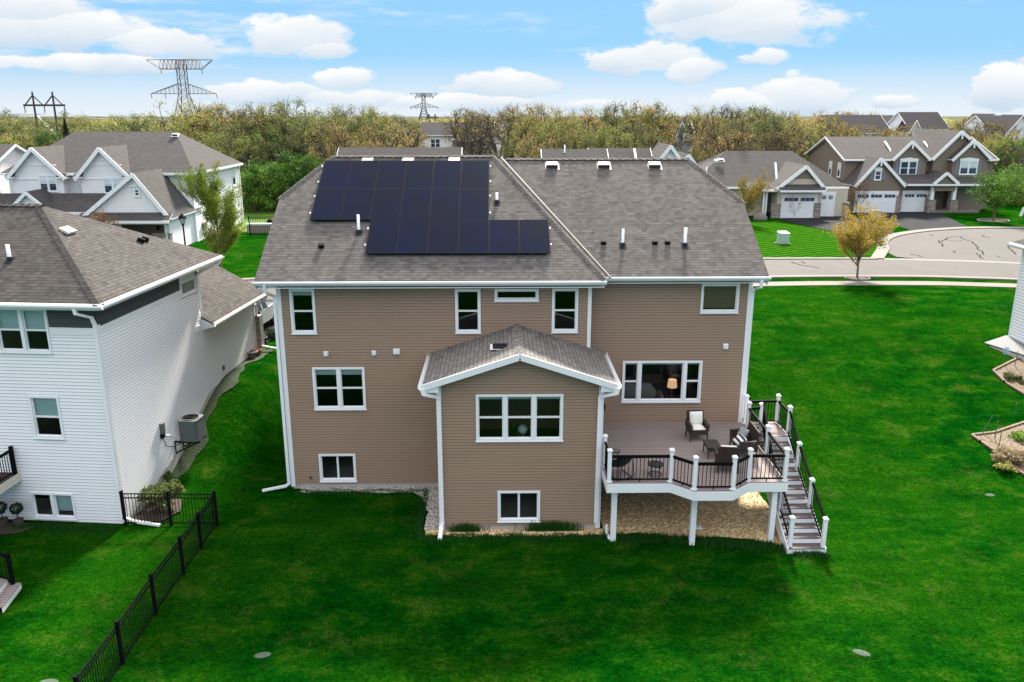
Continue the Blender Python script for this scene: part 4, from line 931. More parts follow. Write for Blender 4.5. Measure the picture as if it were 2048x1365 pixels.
def ac_unit():
    c=LP(.60,4.15,0); t=thing('air_conditioner','grey outdoor air conditioner on a wall bracket beside the white house','air conditioner',(c.x,c.y,1.45),R(-5.5),None,False)
    m=MB(); a=.37; k=.09; xy=[(-a+k,-a),(a-k,-a),(a,-a+k),(a,a-k),(a-k,a),(-a+k,a),(-a,a-k),(-a,-a+k)]; m.prism(xy,0,.80)
    for i in range(16): m.prism([(x*1.012,y*1.012) for x,y in xy],.03+i*.046,.05+i*.046)
    m.build('casing',M['steel'],t)
    m=MB(); m.prism([(x*1.04,y*1.04) for x,y in xy],.80,.84); m.lathe([(.33,.84),(.33,.87),(.30,.875)],(0,0,0),24); m.build('top_panel',M['steel'],t)
    m=MB(); m.lathe([(.30,.845),(0,.845)],(0,0,0),24)
    for k in range(6): r=.05*(k+1); m.tube([(r*math.cos(i*math.pi/10),r*math.sin(i*math.pi/10),.87) for i in range(21)],.006,4,0,False)
    m.build('fan_grille',M['black'],t)
    m=MB()
    for y in (-.3,.3): m.beam((-.6,y,-.04),(.4,y,-.04),.05,.06); m.beam((-.58,y,-.5),(.3,y,-.06),.04,.05); m.beam((-.585,y,-.55),(-.585,y,0),.05,.05)
    m.build('wall_bracket',M['black'],t)
    t=thing('disconnect_box','small grey electrical box with loose conduits on the white side wall','electrical box',LP(.05,3.0,2.3),R(-5.5),None,False)
    m=MB(); m.box(-.04,-.1,-.2,.07,.1,.2); m.build('box',M['steel'],t); m=MB(); m.box(-.04,-.13,-.36,.06,.09,-.2); m.build('cable_entry',M['black'],t)
    m=MB(); m.tube([(.03,.05,-.3),(.1,.4,-.45),(.15,.75,-.75),(.2,.95,-.8)],.035,8); m.build('conduit',M['pvc'],t,True)
    m=MB(); m.tube([(.03,-.05,-.35),(.03,.1,-.75),(.1,.5,-.95),(.3,.9,-.85)],.015,6); m.build('cable',M['blackplastic'],t,True)
ac_unit()
# ------------------------------------------------------------------ neighbour's deck corner, steps, topiary
def left_deck():
    c=LP(-3.45,0,0); t=thing('deck','dark deck corner with black railing against the white house','deck',(c.x,c.y,0),R(-5.5),None,False); z=1.78
    m=MB(); m.box(-3.5,-3.0,z-.03,-.02,-.02,z); m.build('deck_floor',M['mulch'],t)
    m=MB(); m.box(-.02,-3.0,z-.27,.02,-.02,z+.01); m.build('fascia',M['siding_tan'],t)
    for y in (-.12,-2.9): m=MB(); m.box(-.15,y-.05,z,-.05,y+.05,z+1.0); m.build('railing_post',M['black'],t)
    railing(t,(-.1,-.12,z),(-.1,-2.9,z)); m=MB(); m.box(-.2,-2.9,-.2,-.05,-2.75,z-.27); m.build('support_post',M['siding_tan'],t)
left_deck()
def left_steps():
    t=thing('steps','low yard steps with white risers and black railing at the left edge','steps',(-14.02,20.9,0),R(8),None,False); w=.62
    for i in range(5):
        z=.19*(i+1); x=-.34*i; m=MB(); m.box(x-.36,-w,z-.03,x+.0,w,z); m.build('tread',M['composite'],t); m=MB(); m.box(x-.03,-w,z-.19,x-.005,w,z-.03); m.build('riser',M['deckwhite'],t)
    for y in (w-.05,-w+.05):
        m=MB(); m.box(-.25,y-.05,.19,-.15,y+.05,1.2); m.build('railing_post',M['black'],t); railing(t,(-.2,y,.22),(-1.6,y,.98),foot=False)
left_steps()
def leafball(mb,c,r,n,s,rnd,sq=1.):
    for i in range(n):
        a=rnd.uniform(0,6.283); u=rnd.uniform(-1,1); q=math.sqrt(1-u*u); rr=r*rnd.uniform(.75,1.03); p=Vector((c[0]+q*math.cos(a)*rr,c[1]+q*math.sin(a)*rr,c[2]+u*rr*sq)); leaf(mb,p,s*rnd.uniform(.6,1.3),rnd)
def leaf(mb,p,s,rnd,asp=.7):
    a=Vector((rnd.gauss(0,1),rnd.gauss(0,1),rnd.gauss(0,1))).normalized()*s; b=a.orthogonal(); b.rotate(Matrix.Rotation(rnd.uniform(0,6.28),3,a.normalized())); b=b.normalized()*s*asp
    mb.poly([p-a*.5,p+b*.5,p+a*.5,p-b*.5])
def topiary(label,x,y):
    t=thing('topiary','round clipped topiary '+label,'topiary',(x,y,0),0,'ball topiaries by the white wall',False); rnd=random.Random(int(x*10)); m=MB(); m.lathe([(.13,0),(.17,.25),(.0,.24)],(0,0,0),10); m.tube([(0,0,.2),(0,0,.55)],.02,6); m.build('stem',M['bark'],t)
    m=MB(); leafball(m,(0,0,.66),.2,420,.07,rnd); m.build('foliage',M['leaf_dark'],t)
topiary('below the neighbour deck, left one at the picture edge',-16.85,25.35); topiary('left of the basement window of the white house',-16.3,25.3)
m=MB(); m.poly([(x,y,.03) for x,y in [(-18,25.6),(-15.9,25.45),(-15.7,25.1),(-16.1,24.75),(-17,24.6),(-18,24.6)]]); tag(m.build('mulch',M['mulch']),kind='structure')
m=MB(); m.poly([(p[0],p[1],ground(p[0],p[1])+.06) for p in [(-12.72,25.5),(-11.6,25.45),(-11.2,26.2),(-11.5,27.2),(-12.45,27.3)]]); tag(m.build('mulch',M['mulch']),kind='structure')
def soil_strip():
    m=MB(); rnd=random.Random(8)
    for i in range(26):
        s0=2.2+i*.4; s1=s0+.4; w=lambda s:.55+.2*math.sin(s*1.7)+.1*math.sin(s*4.1)
        q=[LP(.03,s0,0),LP(w(s0),s0,0),LP(w(s1),s1,0),LP(.03,s1,0)]; m.poly([(p.x,p.y,ground(p.x,p.y)+.035) for p in q])
    n=N('bare_side_soil'); f=n.noise(n.pos(),1.6,5,.7); c=n.ramp(f,[(.38,c4(.004,.028,.002)),(.5,c4(.012,.03,.004)),(.62,c4(.02,.03,.008)),(.75,c4(.04,.04,.02))]); n.bump(n.noise(n.pos(),12,3),.8,.05); n.set(c,.95)
    tag(m.build('soil',n.m),kind='structure')
soil_strip()
def shrub(name,label,x,y,z,rx,ry,h,mat,n,s,seed,cat='shrub',group=None):
    t=thing(name,label,cat,(x,y,z),0,group,False); rnd=random.Random(seed); m=MB()
    for i in range(9): a=rnd.uniform(0,6.28); m.tube([(0,0,-.05),(math.cos(a)*rx*.4,math.sin(a)*ry*.4,h*.5),(math.cos(a)*rx*.8,math.sin(a)*ry*.8,h*rnd.uniform(.6,.95))],[.02,.014,.006],5)
    m.build('branches',M['bark'],t); m=MB(); cl=[(rnd.uniform(-.7,.7)*rx,rnd.uniform(-.7,.7)*ry,h*rnd.uniform(.35,.8)) for _ in range(14)]
    for i in range(n):
        c=rnd.choice(cl); r=rnd.random()**.4*.42; a=rnd.uniform(0,6.28); u=rnd.uniform(-1,1); q=math.sqrt(1-u*u)
        leaf(m,Vector((c[0]+q*math.cos(a)*r*rx,c[1]+q*math.sin(a)*r*ry,max(.02,c[2]+u*r*h*.6))),s*rnd.uniform(.6,1.4),rnd)
    m.build('foliage',mat,t); return t
shrub('shrub','broad green shrub in the bed beside the white house behind the black fence',-12.0,26.35,.1,.75,.7,.85,M['leaf_olive'],1500,.11,3)
shrub('shrub','small upright green plant by the side wall of the white house',*LP(.25,2.6,.3),.18,.18,.5,M['leaf_green'],220,.09,4)
def pots():
    for nm,lab,px,r,h,mat in (('plant_pot','tall black planter at the garage corner',(525,697),.25,.55,'blackplastic'),('plant_pot','wide grey clay pot by the garage corner',(505,716),.24,.32,'pot_grey'),('plant_pot','terracotta pot beside the grey clay one',(517,711),.17,.28,'terracotta')):
        p=at(*px,Z=2.45); t=thing(nm,lab,'pot',(p.x,p.y,ground(p.x,p.y)),0,'pots at the garage corner',False); m=MB(); m.lathe([(r*.7,0),(r,h),(r*1.08,h),(r*1.08,h-.05)],(0,0,0),14); m.build('body',M[mat],t,True); m=MB(); m.lathe([(0,h-.05),(r,h-.05)],(0,0,0),14); m.build('soil',M['mulch'],t)
    p=at(530,690,Z=2.45); shrub('shrub','round dark shrub by the garage pillar of the white house',p.x+.1,p.y+1.2,2.4,.4,.4,.6,M['leaf_dark'],500,.1,9)
pots()
# ------------------------------------------------------------------ black iron fence
def iron_fence(label,pts,h=1.2,group=None,step=1.9,pick=.11,t_=.016):
    o=thing('metal_fence',label,'fence',(pts[0][0],pts[0][1],0),0,group,True)
    for a,b in zip(pts,pts[1:]):
        a=Vector(a); b=Vector(b); L=(b-a).length; n=max(1,round(L/step))
        for i in range(n):
            p=a+(b-a)*(i/n); q=a+(b-a)*((i+1)/n); zp,zq=ground(*p),ground(*q); m=MB()
            for hh in (.1,h-.18,h-.03): m.beam((p.x,p.y,zp+hh),(q.x,q.y,zq+hh),.03,.035)
            k=int((q-p).length/pick)
            for j in range(1,k): c=p+(q-p)*(j/k); z=lerp(zp,zq,j/k); m.beam((c.x,c.y,z+.05),(c.x,c.y,z+h-.03),t_,t_)
            m.build('fence_panel',M['black'],o)
    done=set()
    for a,b in zip(pts,pts[1:]):
        a=Vector(a); b=Vector(b); n=max(1,round((b-a).length/step))
        for i in range(n+1):
            p=a+(b-a)*(i/n); key=(round(p.x,1),round(p.y,1))
            if key in done: continue
            done.add(key); z=ground(*p); m=MB(); m.box(p.x-.045,p.y-.045,z-.1,p.x+.045,p.y+.045,z+h+.04); m.box(p.x-.055,p.y-.055,z+h+.04,p.x+.055,p.y+.055,z+h+.07); m.build('fence_post',M['black'],o)
    return o
iron_fence('black iron picket fence running from the white house corner down the lawn',[(-12.72,25.3),(-9.6,25.22),(-9.62,22.2),(-9.66,16.),(-9.7,12.5)])
# ------------------------------------------------------------------ houses across the street
class FarHouse:
    def __init__(s,label,loc,wall,roof='sh_far',cat='house',rz=0):
        s.o=thing('house',label,cat,loc,rz); s.w=MB(); s.r=MB(); s.t=MB(); s.wm,s.rm=wall,roof
    def quadwall(s,P,mi=0): s.w.poly(P,mi)
    def box(s,x0,x1,y0,y1,z0,z1):
        s.w.raw([(x0,y0,z0),(x1,y0,z0),(x1,y1,z0),(x0,y1,z0),(x0,y0,z1),(x1,y0,z1),(x1,y1,z1),(x0,y1,z1)],[(0,1,5,4),(1,2,6,5),(2,3,7,6),(3,0,4,7)])
    def gy(s,x0,x1,y0,y1,z0,ze,zp,ov=.3,tw=.22,xp=None):     # ridge along y, gable faces the street side (-y)
        xm=(x0+x1)/2 if xp is None else xp; s.box(x0,x1,y0,y1,z0,ze); s.w.poly([(x0,y0,ze),(x1,y0,ze),(xm,y0,zp)]); s.w.poly([(x1,y1,ze),(x0,y1,ze),(xm,y1,zp)])
        dl=(zp-ze)/(xm-x0); dr=(zp-ze)/(x1-xm); up=.12
        A=(xm,y0-ov,zp+up); B=(xm,y1+ov,zp+up); l=(x0-ov,ze-dl*ov+up); r=(x1+ov,ze-dr*ov+up)
        s.r.slab([(l[0],y0-ov,l[1]),A,B,(l[0],y1+ov,l[1])],.1); s.r.slab([(r[0],y0-ov,r[1]),A,B,(r[0],y1+ov,r[1])],.1)
        y=y0-ov-.03; s.t.beam((l[0],y,l[1]-tw*.45),(xm,y,zp+up-tw*.45),.05,tw); s.t.beam((r[0],y-.004,r[1]-tw*.45),(xm,y-.004,zp+up-tw*.45),.05,tw)
    def gx(s,x0,x1,y0,y1,z0,ze,zp,ov=.35,tw=.2):
        ym=(y0+y1)/2; s.box(x0,x1,y0,y1,z0,ze); s.w.poly([(x0,y1,ze),(x0,y0,ze),(x0,ym,zp)]); s.w.poly([(x1,y0,ze),(x1,y1,ze),(x1,ym,zp)])
        d=(zp-ze)/(ym-y0); up=.12; f=(y0-ov,ze-d*ov+up); b=(y1+ov,ze-d*ov+up)
        s.r.slab([(x0-ov,f[0],f[1]),(x1+ov,f[0],f[1]),(x1+ov,ym,zp+up),(x0-ov,ym,zp+up)],.1); s.r.slab([(x0-ov,b[0],b[1]),(x1+ov,b[0],b[1]),(x1+ov,ym,zp+up),(x0-ov,ym,zp+up)],.1)
        s.t.beam((x0-ov,f[0]-.06,f[1]-.08),(x1+ov,f[0]-.06,f[1]-.08),.12,.16)
        for x in (x0-ov-.03,x1+ov+.03): s.t.beam((x,f[0],f[1]-tw*.45),(x,ym,zp+up-tw*.45),.05,tw); s.t.beam((x+.003,b[0],b[1]-tw*.45),(x+.003,ym,zp+up-tw*.45),.05,tw)
    def hip(s,x0,x1,y0,y1,z0,ze,rx0,rx1,zr,ov=.4):
        ym=(y0+y1)/2; s.box(x0,x1,y0,y1,z0,ze); a=(x0-ov,y0-ov,ze+.05); b=(x1+ov,y0-ov,ze+.05); c=(x1+ov,y1+ov,ze+.05); d=(x0-ov,y1+ov,ze+.05); p=(rx0,ym,zr); q=(rx1,ym,zr)
        for P in ([a,b,q,p],[b,c,q],[c,d,p,q],[d,a,p]): s.r.slab(P,.1)
        for u,v in ((a,b),(b,c),(d,a)): s.t.beam((u[0],u[1],ze-.05),(v[0],v[1],ze-.05),.14,.2)
    def pent(s,x0,x1,y0,y1,z0,z1): s.r.slab([(x0,y0,z0),(x1,y0,z0),(x1,y1,z1),(x0,y1,z1)],.1); s.t.beam((x0,y0-.05,z0-.1),(x1,y0-.05,z0-.1),.12,.2)
    def trim(s,*a): s.t.box(*a)
    def done(s):
        s.w.build('wall',M[s.wm],s.o); s.r.build('roof',[M[s.rm],M['fascia']],s.o)
        if s.t.f: s.t.build('trim',M['white'],s.o)
        return s.o
    def win(s,x0,x1,z0,z1,y,cols=[(1,'dh'),(1,'dh')],blind=.45,bm=None,cas=.1): return window(s.o,Face((0,y,0),(1,0,0),(0,-1,0)),x0,x1,z0,z1,cols,blind,bm,None,cas,False,M['dglass2'])
    def swin(s,y0,y1,z0,z1,x,n): return window(s.o,Face((x,0,0),(0,1,0),(n,0,0)),y0,y1,z0,z1,[(1,'dh')],.45,None,None,.1,False,M['dglass2'])
    def garage(s,x0,x1,z0,z1,y,mat='white',lights=True,arch=True):
        m=MB(); rows=4; h=(z1-z0)/rows
        for i in range(rows):
            k=max(2,int((x1-x0)/1.2))
            for j in range(k): w=(x1-x0)/k; m.box(x0+j*w+.025,y-.03,z0+i*h+.02,x0+(j+1)*w-.025,y-.004,z0+(i+1)*h-.02)
        m.box(x0,y-.012,z0,x1,y-.002,z1); d=m.build('garage_door',M[mat],s.o)
        if lights:
            k=max(2,int((x1-x0)/1.2)); w=(x1-x0)/k
            for j in range(k):
                g=MB()
                for q in range(3): a=x0+j*w+.12+q*(w-.24)/3; g.box(a+.02,y-.04,z1-h+.12,a+(w-.24)/3-.02,y-.032,z1-.1)
                g.build('window_light',M['dglass2'],d)
        b=MB(); b.box(x0-.16,y-.06,z0,x0-.003,y,z1+.003); b.box(x1+.003,y-.06,z0,x1+.16,y,z1+.003); b.box(x0-.2,y-.07,z1+.003,x1+.2,y,z1+.3); b.build('door_frame',M['white'],s.o)
    def stone(s,x0,x1,y0,y1,z0,z1): m=MB(); m.box(x0,y0,z0,x1,y1,z1); m.box(x0-.04,y0-.04,z1,x1+.04,y1+.04,z1+.09,0); m.build('stone_base',M['stone'],s.o)
G0=2.42
def X(px,py,Y): return at(px,py,Y=Y).x
def Zp(px,py,Y): return at(px,py,Y=Y).z
def white_house():
    h=FarHouse('large white two-storey farmhouse-style house with white gables and a dark wooden garage door','x' and (-34,72,G0),'siding_far_w')
    h.hip(-42.0,-26.4,72,85,G0,8.35,X(150,265,78.5),X(352,265,78.5),11.65)
    h.gy(-41.1,-36.9,71.1,76,G0,8.3,10.45,.35,.3); h.gy(-35.4,-31.4,71.1,76,G0,8.3,10.45,.35,.3)
    for a,b in ((-41.1,-36.9),(-35.4,-31.4)):
        h.trim(a+.4,71.05,9.05,b-.4,71.1,9.15); h.trim(a+.2,71.05,7.9,b-.2,71.12,8.02)
        for u in (a-.45,b-.35): h.r.slab([(u,70.7,8.12),(u+.8,70.7,8.12),(u+.8,71.1,8.4),(u,71.1,8.4)],.08)
    gx0,gx1=-32.6,-27.2; zg=5.45
    h.gy(gx0-.5,gx1+.6,66.6,73.5,G0,zg,Zp(264,347,66.3)-.12,.3,.3,X(264,347,66.3))
    h.pent(gx0-.9,gx1+1.,65.6,66.6,zg-.35,zg+.2)
    h.pent(-45.2,-32.9,68.6,71.1,5.45,6.75)
    h.gy(-40.2,-36.9,68.4,71.2,5.5,5.55,7.05,.25,.26)
    h.trim(-41,68.9,5.1,-33,69.1,5.4); h.trim(-37.9,68.8,G0,-37.5,69.1,5.3); h.trim(-34.4,68.8,G0,-34.,69.1,5.3)
    h.win(X(76,352,71.1),X(113,352,71.1),Zp(95,384,71.1),Zp(95,350,71.1),71.1); h.win(X(204,352,71.1),X(243,352,71.1),Zp(220,388,71.1),Zp(220,354,71.1),71.1)
    h.win(X(266,372,66.6),X(279,372,66.6),Zp(272,394,66.6),Zp(272,377,66.6),66.6,[(1,'dh')],.0)
    m=MB(); m.box(X(262,370,66.6)-.1,66.5,Zp(270,374,66.6),X(282,370,66.6)+.1,66.6,Zp(270,371,66.6)); m.build('window_head',M['white'],h.o)
    h.swin(72.6,73.7,6.3,7.9,-26.4,1); h.swin(82.8,83.9,6.3,7.9,-26.4,1)
    h.win(-41.0,-38.6,3.2,4.9,71.1,[(1,'dh'),(1,'dh')],0); m=MB(); m.box(-37.2,71.0,G0,-36.1,71.1,4.6); m.build('front_door',M['blind'],h.o)
    wd=N('dark_wood_door'); wd.set(wd.mix(wd.noise(wd.pos((1,1,8)),2.,4),c4(.035,.02,.012),c4(.07,.042,.025)),.5); M['wood_door']=wd.m
    h.garage(X(243,450,66.6),X(328,450,66.6),G0,G0+2.25,66.6,'wood_door',False)
    h.stone(gx1-.75,gx1+.62,66.5,66.95,G0,3.9)
    m=MB(); m.box(gx1-.35,66.4,4.25,gx1-.2,66.6,4.6); m.build('wall_lantern',M['black'],h.o)
    pipe(h.o,[(gx1+.3,66.0,5.2),(gx1+.35,66.45,4.8),(gx1+.4,66.5,G0+.1)],.1,.08); pipe(h.o,[(-26.3,85.3,8.2),(-26.3,85.05,7.8),(-26.3,85.05,G0)],.1,.08)
    for a in (X(137,298,73.5),X(267,300,73.5)): h.trim(a-.07,71.65,8.46,a+.07,71.75,8.6)
    roof_vent(h.o,(X(108,302,75),74.6,9.6),.5,.6,.5,.2,M['pvc']); roof_vent(h.o,(X(240,303,75),74.6,9.7),.5,.6,.5,.2,M['pvc']); roof_vent(h.o,(X(293,347,68.5),69,7.6),.5,.5,.4,.2,M['pvc']); roof_vent(h.o,(X(371,276,80),77.6,11.35),.5,.5,.4,.2,M['pvc'])
    m=MB()
    for x in (X(380,462,73),X(372,455,73)): m.box(-26.4,x+46+55.0,3.3,-26.2,x+46+55.5,3.9)
    m.build('meter_box',M['steel'],h.o)
    h.done()
    h=FarHouse('white house with a plain dark gable roof cut off by the left picture edge','x' and (-50,76,G0),'siding_far_w')
    h.gx(-60,-43.6,70.2,82,G0,8.0,10.5); h.swin(72.0,73.3,6.0,7.6,-43.6,1); h.gy(-53,-46.4,64.5,70.4,G0,4.9,6.9); h.garage(-51.5,-47.5,G0,G0+2.2,64.5)
    h.done()
white_house()
def mid_houses():
    h=FarHouse('low grey-roofed house just behind the solar panel ridge','x' and (-11,96,G0),'siding_far_w'); h.gx(-18.0,-4.6,91.5,102.5,G0,6.2,9.3); h.gy(-7.0,-5.0,90.6,95,6.0,6.6,8.55,.2,.2); h.done()
    h=FarHouse('white-gabled grey-roofed house behind the ridge to the right of the solar panels','x' and (12,96,G0),'siding_far_w')
    h.gx(5.2,12,90.8,101.4,G0,6.2,9.15); h.gx(10.6,17,91,101.8,G0,6.1,9.25); h.gy(16.6,20.4,90.5,97,G0,7.4,9.85,.3,.35); h.gy(19.2,21.6,90.0,95,G0,7.4,8.9,.25,.3)
    h.t.beam((15.4,91.5,6.6),(15.4,95.4,9.33),.25,.06); vent_pipe(h.o,(7.4,94.4,8.8),1.0,.08); h.done()
mid_houses()
def rambler():
    h=FarHouse('tan single-storey house with white garage doors and stone piers by the cul-de-sac','x' and (29,90,G0),'siding_far_t')
    h.hip(20.8,37.2,89.2,101.4,G0,5.55,X(1450,304,95.3),X(1583,303,95.3),9.08); y=87.0
    gx0,gx1=X(1561,380,y),X(1641,380,y); zf=Zp(1600,374,y)
    h.gy(gx0-.2,gx1+.2,y,93.5,G0,zf,Zp(1612,331,y)-.1,.3,.34,X(1612,331,y)); h.pent(gx0-.3,gx1+.3,y-.75,y,zf-.3,zf+.25)
    tr=MB(); a=X(1612,331,y); zz=Zp(1612,331,y)-.1; k=.62; tr.poly([(lerp(a,gx0,k),y-.02,lerp(zz,zf,k)),(lerp(a,gx1,k),y-.02,lerp(zz,zf,k)),(a,y-.02,zz)]); tr.build('gable_panel',M['siding_far_b'],h.o)
    h.garage(X(1566,400,y),X(1631,400,y),G0,Zp(1600,394,y),y); h.box(gx1,37.4,88.3,93,G0,5.4); h.garage(X(1641,400,88.3),X(1667,400,88.3),G0,Zp(1655,390,88.3),88.3)
    h.stone(gx1-.55,gx1+.2,y-.08,y+.3,G0,4.0); h.stone(gx0-.75,gx0+.15,y-.08,y+.4,G0,3.9); h.stone(37.0,37.6,88.1,88.6,G0,3.9)
    h.trim(X(1505,380,87.6),87.5,5.2,gx0-.1,87.7,5.5); h.pent(X(1500,375,87.4),gx0-.1,87.2,89.4,5.45,6.1)
    for px in (1526,1531): x=X(px,400,87.6); h.trim(x,87.5,G0,x+.16,87.7,5.2)
    m=MB(); m.box(X(1535,400,89.2),89.1,G0,X(1553,400,89.2),89.2,5.0); m.build('front_door',M['room'],h.o)
    roof_vent(h.o,(X(1428,306,95),93.0,8.1),.5,.5,.4,.2,M['pvc']); roof_vent(h.o,(X(1434,306,95),93.0,8.2),.5,.5,.4,.2,M['pvc']); vent_pipe(h.o,(X(1413,344,91),91,6.9),.7,.07,.5)
    h.trim(X(1545,328,91.5)-.08,88.9,5.65,X(1549,328,91.5)+.08,89.0,5.8); h.t.beam((X(1541,328,92),89.3,6.0),(X(1541,328,92)+.4,91.6,8.0),.22,.06); h.done()
    t=thing('boulder','pale round boulder in the bed by the tan house entry','rock',(X(1521,436,86),86.,G0),0,None,False); m=MB(); m.lathe([(.75,0),(.72,.3),(.5,.62),(.2,.75),(0,.77)],(0,0,0),9); m.build('rock',M['curb'],t)
    for i,(px,py) in enumerate(((1532,436),(1541,437))): p=at(px,py,Z=G0); shrub('shrub','small round shrub '+('left' if i==0 else 'right')+' of the pair by the boulder at the tan house',p.x,p.y,G0,.4,.4,.7,M['leaf_dark'],300,.14,20+i,group='pair of shrubs at the tan house')
rambler()
def brown_house():
    h=FarHouse('large brown two-storey house with white-trimmed gables and two white garage doors','x' and (48,97,G0),'siding_far_b')
    h.gx(39.6,56.6,95,107,G0,8.15,10.35); Y=94.6
    def gb(pk,l,r,y,z0=G0,y1=100,ov=.3,clipz=None): 
        a=at(*pk,Y=y-ov); b=at(*l,Y=y-ov); c=at(*r,Y=y-ov); h.gy(b.x+ov,c.x-ov,y,y1,z0,(b.z+c.z)/2+.1,a.z-.15,ov,.32,a.x)
    gb((1826,281),(1786,318),(1862,317),94.4); gb((1925,261),(1866,315),(1984,317),94.2,y1=103); gb((1949,279),(1905,318),(1985,318),93.4,y1=99)
    gb((1763,315),(1710,371),(1812,368),91.6,y1=97); gb((1895,344),(1868,368),(1918,366),91.4,4.9,95,.2)
    y=91.6; zs=Zp(1850,366,y); h.pent(X(1812,366,y),X(1986,368,y),91.2,94.4,zs-.1,6.5); h.box(X(1803,366,92.2),X(1862,366,92.2),92.2,95,G0,zs+.2)
    h.garage(X(1712,400,y),X(1792,400,y),G0,Zp(1750,388,y),y); h.garage(X(1806,400,92.2),X(1853,400,92.2),G0,Zp(1830,387,92.2),92.2)
    W=lambda px0,px1,py0,py1,y,**k: h.win(X(px0,py0,y),X(px1,py0,y),Zp(px0,py1,y),Zp(px0,py0,y),y,**k)
    W(1801,1836,322,351,94.4,blind=0.); W(1921,1957,322,350,93.4); W(1913,1948,371,400,95); W(1750,1764,341,361,91.6,cols=[(1,'dh')],blind=0)
    for (a,b,c,d,yy) in ((1800,1837,318,323,94.4),(1920,1958,318,323,93.4),(1749,1765,337,341,91.6)):
        m=MB(); x0,x1=X(a,c,yy),X(b,c,yy); m.poly([(x0,yy-.07,Zp(a,d,yy)),(x1,yy-.07,Zp(a,d,yy)),(x1,yy-.07,Zp(a,c,yy)+.0),((x0+x1)/2,yy-.07,Zp(a,c,yy)+.14),(x0,yy-.07,Zp(a,c,yy))]); m.build('window_head',M['white'],h.o)
        for q,w in ((x0-.42,.36),(x1+.06,.36)): sh=MB(); sh.box(q,yy-.05,Zp(a,350 if d<330 else 361,yy),q+w,yy,Zp(a,d,yy)); sh.build('shutter',M['siding_far_g'],h.o)
    for (ya,yb) in ((96.2,97.1),(98.8,99.7)): h.swin(ya,yb,6.0,7.7,39.6,-1)
    m=MB(); m.box(X(1870,380,94.9),94.9,G0+.3,X(1881,380,94.9),95,5.0); m.build('front_door',M['dglass'],h.o); m=MB(); m.box(X(1883,380,94.9),94.9,G0+.3,X(1888,380,94.9),95,5.0); m.build('sidelight',M['dglass2'],h.o)
    for px in (1865,1909): x=X(px,385,91.6); h.trim(x-.18,91.5,3.9,x+.18,91.9,zs-.2); h.stone(x-.4,x+.4,91.3,92.1,G0,3.85)
    h.stone(X(1793,400,91.5),X(1803,400,91.5),91.5,92.3,G0,4.3); h.stone(X(1853,400,92.)-.05,X(1862,400,92.),91.9,92.6,G0,4.3)
    h.trim(X(1860,370,91.3),91.25,zs-.35,X(1984,370,91.3),91.35,zs-.12); st=MB(); st.box(X(1862,410,91.3),91.2,G0-.2,X(1960,405,91.3),95,G0+.3); st.build('porch_slab',M['curb'],h.o)
    for a in ((1870,273),(1786,300)): h.t.beam((X(*a,96)-.1,95.0,8.3),(X(*a,96)+.3,99,10),.22,.06)
    for a,yy in (((1826,290),94.05),((1925,270),93.85),((1949,288),93.05),((1763,324),91.25)): x=X(*a,yy); z=Zp(*a,yy); h.trim(x-.08,yy-.1,z-.45,x+.08,yy,z+.1)
    h.done()
    rnd=random.Random(4)
    for i,(px,py,r) in enumerate(((1888,412,.4),(1908,413,.45),(1936,413,.5),(1960,411,.55))):
        p=at(px,py,Z=G0); shrub('shrub','low green foundation shrub in the row before the brown house porch',p.x,p.y,G0,r,r,r*1.4,M['leaf_olive'],260,.16,40+i,group='foundation shrubs of the brown house')
brown_house()
def simple(label,x0,x1,y,d,ze,zp,wall,roof,ridge='x',wins=(),gab=()):
    h=FarHouse(label,((x0+x1)/2,y,G0),wall,roof)
    (h.gx if ridge=='x' else h.gy)(x0,x1,y,y+d,G0,ze,zp)
    for g in gab: h.gy(*g)
    for (a,b,c,e) in wins: h.win(a,b,c,e,y,blind=0)
    return h
